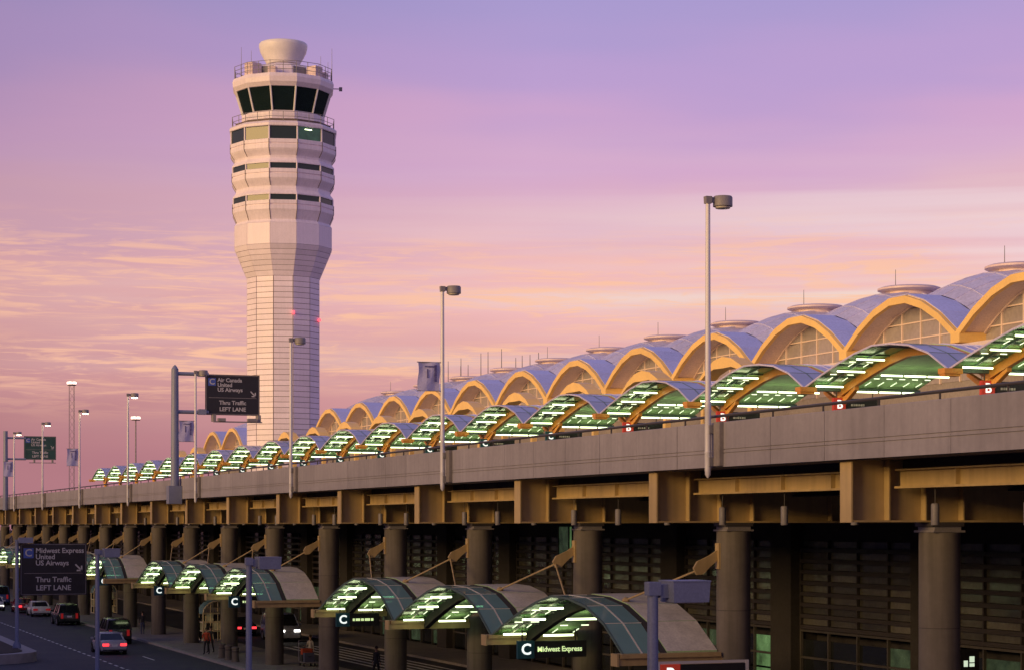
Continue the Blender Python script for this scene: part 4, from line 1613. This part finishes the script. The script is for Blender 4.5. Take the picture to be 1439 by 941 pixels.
def vehicle(kind, label, cat, X, Y, heading, paint, lights):
    """heading +1: drives away (+Y), -1: towards the camera"""
    D = {"sedan": dict(L=4.75, W=1.80, belt=.92, roof=1.42, nose=.74, tail=.98, g=(-1.35, -.62, .55, 1.25), wheel=.32),
         "suv": dict(L=4.8, W=1.92, belt=1.12, roof=1.84, nose=1.05, tail=1.14, g=(-2.28, -2.05, .55, 1.15), wheel=.37),
         "van": dict(L=5.3, W=2.0, belt=1.22, roof=2.08, nose=1.10, tail=1.22, g=(-2.56, -2.40, 1.05, 1.85), wheel=.36)}[kind]
    t = thing("passenger_van" if kind == "van" else "car", label, cat, (X, Y, .012), 0 if heading > 0 else math.pi, "vehicles at the lower level")
    L, W, bz = D["L"], D["W"], D["belt"]
    hl, hw = L / 2, W / 2
    b = MB()
    st = [(-hl, .86, .42, D["tail"] - .20), (-hl + .10, .95, .32, D["tail"] - .03), (-hl + .5, 1.0, .24, D["tail"]), (D["g"][1], 1.0, .22, bz),
          (D["g"][3], 1.0, .22, bz - .02), (hl - .55, .97, .24, D["nose"]), (hl - .12, .9, .30, D["nose"] - .10), (hl, .78, .40, D["nose"] - .22)]
    rings = []
    for y, w, z0, z1 in st:
        h = hw * w
        zm = z0 + (z1 - z0) * .55
        rings.append([(-h * .93, y, z0), (-h, y, zm - .1), (-h, y, zm + .08), (-h * .95, y, z1 - .05), (-h * .82, y, z1),
                      (h * .82, y, z1), (h * .95, y, z1 - .05), (h, y, zm + .08), (h, y, zm - .1), (h * .93, y, z0)])
    base = 0
    n = 10
    for r in rings:
        b.v += r
    for j in range(len(rings) - 1):
        for k in range(n):
            q = (k + 1) % n
            b.f.append((j * n + k, (j + 1) * n + k, (j + 1) * n + q, j * n + q))
            b.m.append(0)
    b.f.append(tuple(range(n)))
    b.f.append(tuple(range((len(rings) - 1) * n + n - 1, (len(rings) - 1) * n - 1, -1)))
    b.m += [0, 0]
    body = obj("body", b.build("body", paint, (0, 0, 0), True, 35), t)
    # greenhouse: dark glass volume, painted roof and pillars
    y0, y1, y2, y3 = D["g"]
    wb, wt = hw * .93, hw * .74
    rz = D["roof"]
    lo = [(-wb, y0, bz - .06), (wb, y0, bz - .06), (wb, y3, bz - .06), (-wb, y3, bz - .06)]
    hi = [(-wt, y1, rz - .05), (wt, y1, rz - .05), (wt, y2, rz - .05), (-wt, y2, rz - .05)]
    gl = obj("windows", MB().hexa(lo, hi).build("windows", "car_glass"), t)
    wr = wt + .03
    rf = MB().hexa([(-wr, y1 - .04, rz - .07), (wr, y1 - .04, rz - .07), (wr, y2 + .06, rz - .07), (-wr, y2 + .06, rz - .07)],
                   [(-wr * .86, y1 + .12, rz + .01), (wr * .86, y1 + .12, rz + .01), (wr * .86, y2 - .1, rz + .01), (-wr * .86, y2 - .1, rz + .01)])
    obj("roof", rf.build("roof", paint, (0, 0, 0), True, 50), t)
    pl = MB()
    for sx in (-1, 1):
        for fa in (0.0, .36, .66, 1.0):
            yb = y0 + (y3 - y0) * fa
            yt = y1 + (y2 - y1) * fa
            pl.tube((sx * (wb + .005), yb, bz - .05), (sx * (wt + .01), yt, rz - .05), .045, n=5)
    obj("pillar", pl.build("pillar", paint), t)
    wr_ = D["wheel"]
    ty = MB().tube((-.11, 0, 0), (.11, 0, 0), wr_, n=18).build("wheel", "rubber")
    rm = MB().tube((-.115, 0, 0), (.115, 0, 0), wr_ * .62, n=14).build("rim", "rim_metal")
    ar = MB().tube((-.05, 0, 0), (.05, 0, 0), wr_ + .07, n=18).build("wheel_arch", "rubber")
    for sx in (-1, 1):
        for yy in (-hl + .92, hl - .92):
            w = obj("wheel", ty, t, (sx * (hw - .10), yy, wr_))
            obj("rim", rm, w)
            obj("wheel_arch", ar, t, (sx * (hw - .035), yy, wr_ + .02))
    tz = D["tail"] - .30
    tl = MB().box(-.21, .21, -.05, .06, -.08, .09)
    if kind != "sedan":
        tl = MB().box(-.10, .10, -.05, .06, -.22, .22)
    hd = MB().box(-.22, .22, -.06, .06, -.07, .08)
    tm = tl.build("taillight", "tail_red" if lights == "tail" else "tail_dim")
    hm = hd.build("headlight", "head_white" if lights == "head" else "head_dim")
    for sx in (-1, 1):
        obj("taillight", tm, t, (sx * (hw * .66), -hl + .015, tz))
        obj("headlight", hm, t, (sx * (hw * .58), hl - .03, D["nose"] - .26))
    obj("bumper", MB().box(-hw * .86, hw * .86, -hl - .07, -hl + .15, .38, .56).build("bumper", paint), t)
    obj("bumper", MB().box(-hw * .8, hw * .8, hl - .1, hl + .06, .34, .52).build("bumper", paint), t)
    obj("number_plate", MB().box(-.2, .2, -hl - .045, -hl + .0, tz - .12, tz + .02).build("number_plate", "white_paint"), t)
    mr = MB()
    for sx in (-1, 1):
        mr.box(sx * (hw + .09) - .09, sx * (hw + .09) + .09, y3 - .32, y3 - .2, bz, bz + .14)
    obj("mirror", mr.build("mirror", paint), t)
    return t


def g_at(px, X, back=0.0):
    return y_at(px, X) + back


def build_cars():
    silver = car_paint("silver", (.38, .40, .46))
    dark = car_paint("dark", (.02, .022, .026), .22)
    green = car_paint("dark_green", (.02, .03, .025), .22)
    white = car_paint("white", (.62, .62, .62))
    red = car_paint("red", (.30, .03, .03))
    blue = car_paint("blue", (.05, .08, .22))
    vehicle("sedan", "silver sedan driving away with bright red tail lights", "car", 23.5, 139.5, 1, silver, "tail")
    vehicle("suv", "tall black sport utility car just ahead of the silver sedan", "car", 25.9, 151.5, 1, dark, "off")
    vehicle("suv", "dark green car stopped at the kerb with a bright rear window", "car", 26.7, 181, 1, green, "off")
    vehicle("sedan", "pale silver sedan parked at the kerb ahead of the dark green car", "car", 26.8, 199, 1, white, "off")
    vehicle("sedan", "dark red car at the kerb half hidden by the pale sedan", "car", 26.4, 207.5, 1, red, "tail")
    vehicle("sedan", "white car with glowing headlights facing the camera beside the guide sign post", "car", 24.3, 214, -1, white, "head")
    vehicle("van", "dark blue van at the kerb at the left edge of the picture", "van", 26.5, 229, 1, blue, "off")
    vehicle("van", "pale blue van with lit headlights under the elevated road behind the columns", "van", 38.2, 150, -1, car_paint("pale", (.3, .34, .42)), "head")
    vehicle("sedan", "dark car with red tail lights glowing beneath the elevated road", "car", 37.0, 158.5, 1, dark, "tail")


build_cars()


# ================================================================== PEOPLE AND KERBSIDE THINGS
def person(label, X, Y, rz, shirt, trousers, arms="down", stride=.12, z=.14):
    t = None
    V, E, Rr = [], [], []

    def v(p, r, par=None):
        V.append(p)
        Rr.append(r)
        if par is not None:
            E.append((par, len(V) - 1))
        return len(V) - 1
    pel = v((0, 0, .95), (.165, .115))
    waist = v((0, .0, 1.12), (.145, .10), pel)
    chest = v((0, .01, 1.33), (.175, .115), waist)
    neck = v((0, .0, 1.50), (.055, .055), chest)
    head = v((0, .015, 1.60), (.075, .085), neck)
    v((0, .02, 1.72), (.072, .085), head)
    hands = []
    for sx in (-1, 1):
        sh = v((sx * .2, 0, 1.42), (.058, .058), chest)
        if arms == "carry" or (arms == "one" and sx > 0):
            el = v((sx * .26, .05, 1.15), (.045, .045), sh)
            wr = v((sx * .16, .26, 1.08), (.032, .032), el)
            hd = v((sx * .12, .34, 1.09), (.038, .028), wr)
        else:
            el = v((sx * .25, -.02, 1.14), (.045, .045), sh)
            wr = v((sx * .26, .05 * sx, .90), (.032, .032), el)
            hd = v((sx * .26, .07 * sx, .81), (.028, .04), wr)
        hands.append((V[wr], V[hd]))
        hp = v((sx * .095, 0, .88), (.095, .10), pel)
        kn = v((sx * .10, sx * stride + .03, .50), (.065, .065), hp)
        an = v((sx * .10, sx * stride * 1.7 - .03, .10), (.045, .045), kn)
        v((sx * .11, sx * stride * 1.7 + .14, .045), (.045, .035), an)
    me = bpy.data.meshes.new("figure")
    me.from_pydata(V, E, [])
    o = bpy.data.objects.new("body", me)
    COL.objects.link(o)
    sk = o.modifiers.new("skin", 'SKIN')
    for i, r in enumerate(Rr):
        me.skin_vertices[0].data[i].radius = r
    me.skin_vertices[0].data[0].use_root = True
    ss = o.modifiers.new("sub", 'SUBSURF')
    ss.levels = 1
    dg = bpy.context.evaluated_depsgraph_get()
    m2 = bpy.data.meshes.new_from_object(o.evaluated_get(dg))
    bpy.data.objects.remove(o)
    m2.name = "body"
    for k in (trousers, shirt, "skin", "rubber"):
        m2.materials.append(MATS[k])
    for p in m2.polygons:
        c = p.center
        p.use_smooth = True
        if c.z > 1.475 and abs(c.x) < .12:
            p.material_index = 2
        elif c.z < .085:
            p.material_index = 3
        elif any((c - Vector(h[1])).length < .09 for h in hands):
            p.material_index = 2
        elif c.z > .93 or (abs(c.x) > .2 and c.z > .7):
            p.material_index = 1
        else:
            p.material_index = 0
    t = thing("person", label, "person", (X, Y, z), rz, "people on the kerb")
    bo = obj("body", m2, t)
    # fingers
    fb = MB()
    for wr, hd in hands:
        d = (Vector(hd) - Vector(wr)).normalized()
        s = d.cross(Vector((1, 0, 0) if abs(d.x) < .7 else (0, 1, 0))).normalized()
        for q, ln in enumerate((.062, .075, .08, .07)):
            a = Vector(hd) + s * (.018 * (q - 1.5)) + d * .02
            m = a + d * ln * .55
            fb.tube(a, m, .009, .008, 5).tube(m, m + (d * .8 + Vector((0, .5, 0))).normalized() * ln * .5, .008, .006, 5)
        a = Vector(hd) - s * .03
        fb.tube(a, a + (d - s * .8).normalized() * .055, .010, .007, 5)
    obj("fingers", fb.build("fingers", "skin"), bo)
    hb = MB().lathe([(.088, 1.63), (.098, 1.68), (.098, 1.74), (.08, 1.79), (.03, 1.815)], 12)
    hb.v = [(x, y - .012 if z < 1.7 else y, z) for x, y, z in hb.v]
    obj("hair", hb.build("hair", "hair", (0, 0, 0), True), t)
    fc = MB().tube((0, .09, 1.655), (0, .118, 1.635), .012, .016, 5)
    for sx in (-1, 1):
        fc.box(sx * .085 - .01, sx * .085 + .01, -.02, .02, 1.62, 1.68)
    obj("face", fc.build("face", "skin"), t)
    eb = MB().box(-.045, -.02, .088, .1, 1.668, 1.68).box(.02, .045, .088, .1, 1.668, 1.68).box(-.025, .025, .085, .098, 1.592, 1.60)
    obj("features", eb.build("features", "hair"), t)
    return t


def build_kerbside():
    mat("cloth_red", (.42, .07, .03), .85, var=.1, nscale=6)
    mat("cloth_dark", (.03, .03, .035), .9, var=.1, nscale=6)
    mat("cloth_blue", (.07, .08, .14), .9, var=.1, nscale=6)
    mat("cloth_pale", (.42, .40, .38), .9, var=.1, nscale=6)
    mat("bag_cloth", (.05, .05, .06), .8, var=.1, nscale=5)
    P = [("person in an orange red top standing by the arched glass shelter", 28.95, 133.5, 2.6, "cloth_red", "cloth_dark", "one"),
         ("person in dark clothes close behind the person in orange red", 29.6, 135.2, 2.3, "cloth_dark", "cloth_dark", "down"),
         ("person in dark clothes walking alone beside a far column", 29.6, 160, 3.0, "cloth_dark", "cloth_blue", "down"),
         ("person in black standing between two columns left of the shelter", 31.5, 148, 1.0, "cloth_dark", "cloth_dark", "carry"),
         ("person in a pale shirt standing by the luggage trolley", 33.0, 122.2, 2.0, "cloth_pale", "cloth_dark", "one"),
         ("person in a blue grey jacket behind the luggage trolley", 33.2, 117.8, 3.6, "cloth_blue", "cloth_dark", "carry"),
         ("person in dark clothes by the painted stripes under the elevated road", 34.0, 111.5, 2.0, "cloth_dark", "cloth_dark", "down")]
    for lab, X, Y, a, s, tr, arms in P:
        z = .14 if X < 33.99 else .01
        person(lab, X, Y, a, s, tr, arms, .12, z)
    # luggage trolley
    X, Y = 32.3, 120.3
    t = thing("luggage_trolley", "luggage trolley loaded with dark suitcases beside a column", "trolley", (X, Y, .14))
    obj("deck", MB().box(-.4, .4, -.6, .6, .22, .28).build("deck", "lamp_grey"), t)
    fr = MB()
    for sx in (-.38, .38):
        fr.tube((sx, .6, .25), (sx, .62, 1.55), .02, n=6)
    fr.tube((-.38, .62, 1.55), (.38, .62, 1.55), .02, n=6)
    obj("frame", fr.build("frame", "rim_metal"), t)
    wm = MB().tube((-.03, 0, 0), (.03, 0, 0), .11, n=12).build("wheel", "rubber")
    for sx in (-.34, .34):
        for sy in (-.48, .48):
            obj("wheel", wm, t, (sx, sy, .11))
    for i, (w, d, h, x, y, z, c) in enumerate(((.7, .5, .42, 0, .28, .281, "bag_cloth"), (.62, .46, .36, .02, .28, .702, "cloth_red"), (.6, .4, .55, 0, -.3, .281, "cloth_blue"))):
        lab = ("black suitcase at the bottom of the luggage trolley", "red suitcase on top of the black one on the luggage trolley",
               "dark blue upright suitcase at the front of the luggage trolley")[i]
        s = thing("suitcase", lab, "suitcase", (X + x, Y + y, .14 + z), 0, "suitcases on the trolley")
        obj("shell", MB().box(-w / 2, w / 2, -d / 2, d / 2, 0, h).build("shell", c), s)
        obj("handle", MB().tube((-.1, -d / 2 - .03, h * .6), (.1, -d / 2 - .03, h * .6), .015, n=5).tube((-.1, -d / 2, h * .6), (-.1, -d / 2 - .03, h * .6), .012, n=5).tube(
            (.1, -d / 2, h * .6), (.1, -d / 2 - .03, h * .6), .012, n=5).build("handle", "rubber"), s)
    # stone bollards by the kerb
    bm_ = MB().lathe([(.26, 0), (.26, .08), (.22, .12), (.22, .78), (.25, .82), (.25, .90), (.12, .96)], 16).build("bollard", "column_concrete", (0, 0, 0), True, 35)
    bd = MB().lathe([(.223, .60), (.223, .68)], 16, cap=False).build("band", "dark_steel")
    for i, (px, py) in enumerate(((312, 928), (321, 931), (331, 935))):
        X = 29.1
        t = thing("bollard", "%s of three stout concrete bollards by the kerb, counted from the left" % ordinal(i + 1), "bollard", (X, y_at(px, X), .14), 0,
                  "concrete bollards by the kerb")
        obj("bollard_body", bm_, t)
        obj("band", bd, t)
    # arched glass shelters
    for i, (X, Y, lab) in enumerate(((32.1, 149.2, "cream arched glass shelter with gridded panes between the columns"),
                                     (32.1, 199.0, "far cream arched glass shelter beyond the dark green car"))):
        t = thing("glass_shelter", lab, "shelter", (X, Y, .14), 0, "arched glass shelters on the kerb")
        w, hs, n = 2.2, 2.0, 10
        fr = MB()
        for y in (0.0, 1.6):
            fr.box(-.05, .05, y - .05, y + .05, 0, hs).box(w - .05, w + .05, y - .05, y + .05, 0, hs)
            for k in range(n):
                a0, a1 = math.pi * k / n, math.pi * (k + 1) / n
                p = lambda a: (w / 2 - w / 2 * math.cos(a), y, hs + .95 * math.sin(a))
                fr.tube(p(a0), p(a1), .055, n=5)
            for z in (.7, 1.35, hs):
                fr.tube((0, y, z), (w, y, z), .035, n=5)
            for q in (1, 2, 3):
                x = w * q / 4
                fr.tube((x, y, 0), (x, y, hs + .95 * math.sin(math.acos(1 - 2 * x / w))), .035, n=5)
        for z in (0.05, .7, 1.35, hs):
            fr.tube((w, 0, z), (w, 1.6, z), .035, n=5).tube((0, 0, z), (0, 1.6, z), .035, n=5)
        fr.tube((w, .8, 0), (w, .8, hs), .03, n=5)
        obj("frame", fr.build("frame", "cream_frame"), t)
        for q in range(4):
            for r in range(3):
                x0, x1 = w * q / 4 + .04, w * (q + 1) / 4 - .04
                z0, z1 = (0.05, .73, 1.38)[r], (.67, 1.32, hs - .03)[r]
                obj("pane", MB().box(x0, x1, 1.59, 1.61, z0, z1).build("pane", "cream_lit" if (q + r) % 2 else "window_dark"), t)
        rf = MB()
        for k in range(n):
            a0, a1 = math.pi * k / n, math.pi * (k + 1) / n
            p = lambda a, y, e: (w / 2 - (w / 2 + e) * math.cos(a), y, hs + (.95 + e) * math.sin(a))
            rf.hexa([p(a0, 0, .06), p(a1, 0, .06), p(a1, 1.6, .06), p(a0, 1.6, .06)], [p(a0, 0, .08), p(a1, 0, .08), p(a1, 1.6, .08), p(a0, 1.6, .08)])
        obj("roof", rf.build("roof", "canopy_glass"), t)


build_kerbside()


# ================================================================== PARKING GARAGE out of view left of the camera, added to shade the lower road
def build_shade_garage():
    t = thing("shade_garage", "unseen concrete parking garage on the left, added to shade the lower road", "building", (-16, 150, 0))
    for i in range(5):
        z = 3.4 * i
        obj("floor_slab", MB().box(-34, 0, -260, 300, z + .02, z + .40).build("floor_slab", "deck_concrete"), t)
        obj("spandrel", MB().box(-.2, .15, -260, 300, z + .401, z + 1.5).build("spandrel", "parapet_concrete"), t)
    cm = MB().box(-.6, -.22, -.3, .3, .4, 13.6).build("pillar", "column_concrete")
    for k in range(57):
        obj("pillar", cm, t, (0, -255 + 9.8 * k, 0))
    obj("rear_wall", MB().box(-34.3, -34.01, -260, 300, 0, 15.1).build("rear_wall", "wall_dark"), t)


build_shade_garage()
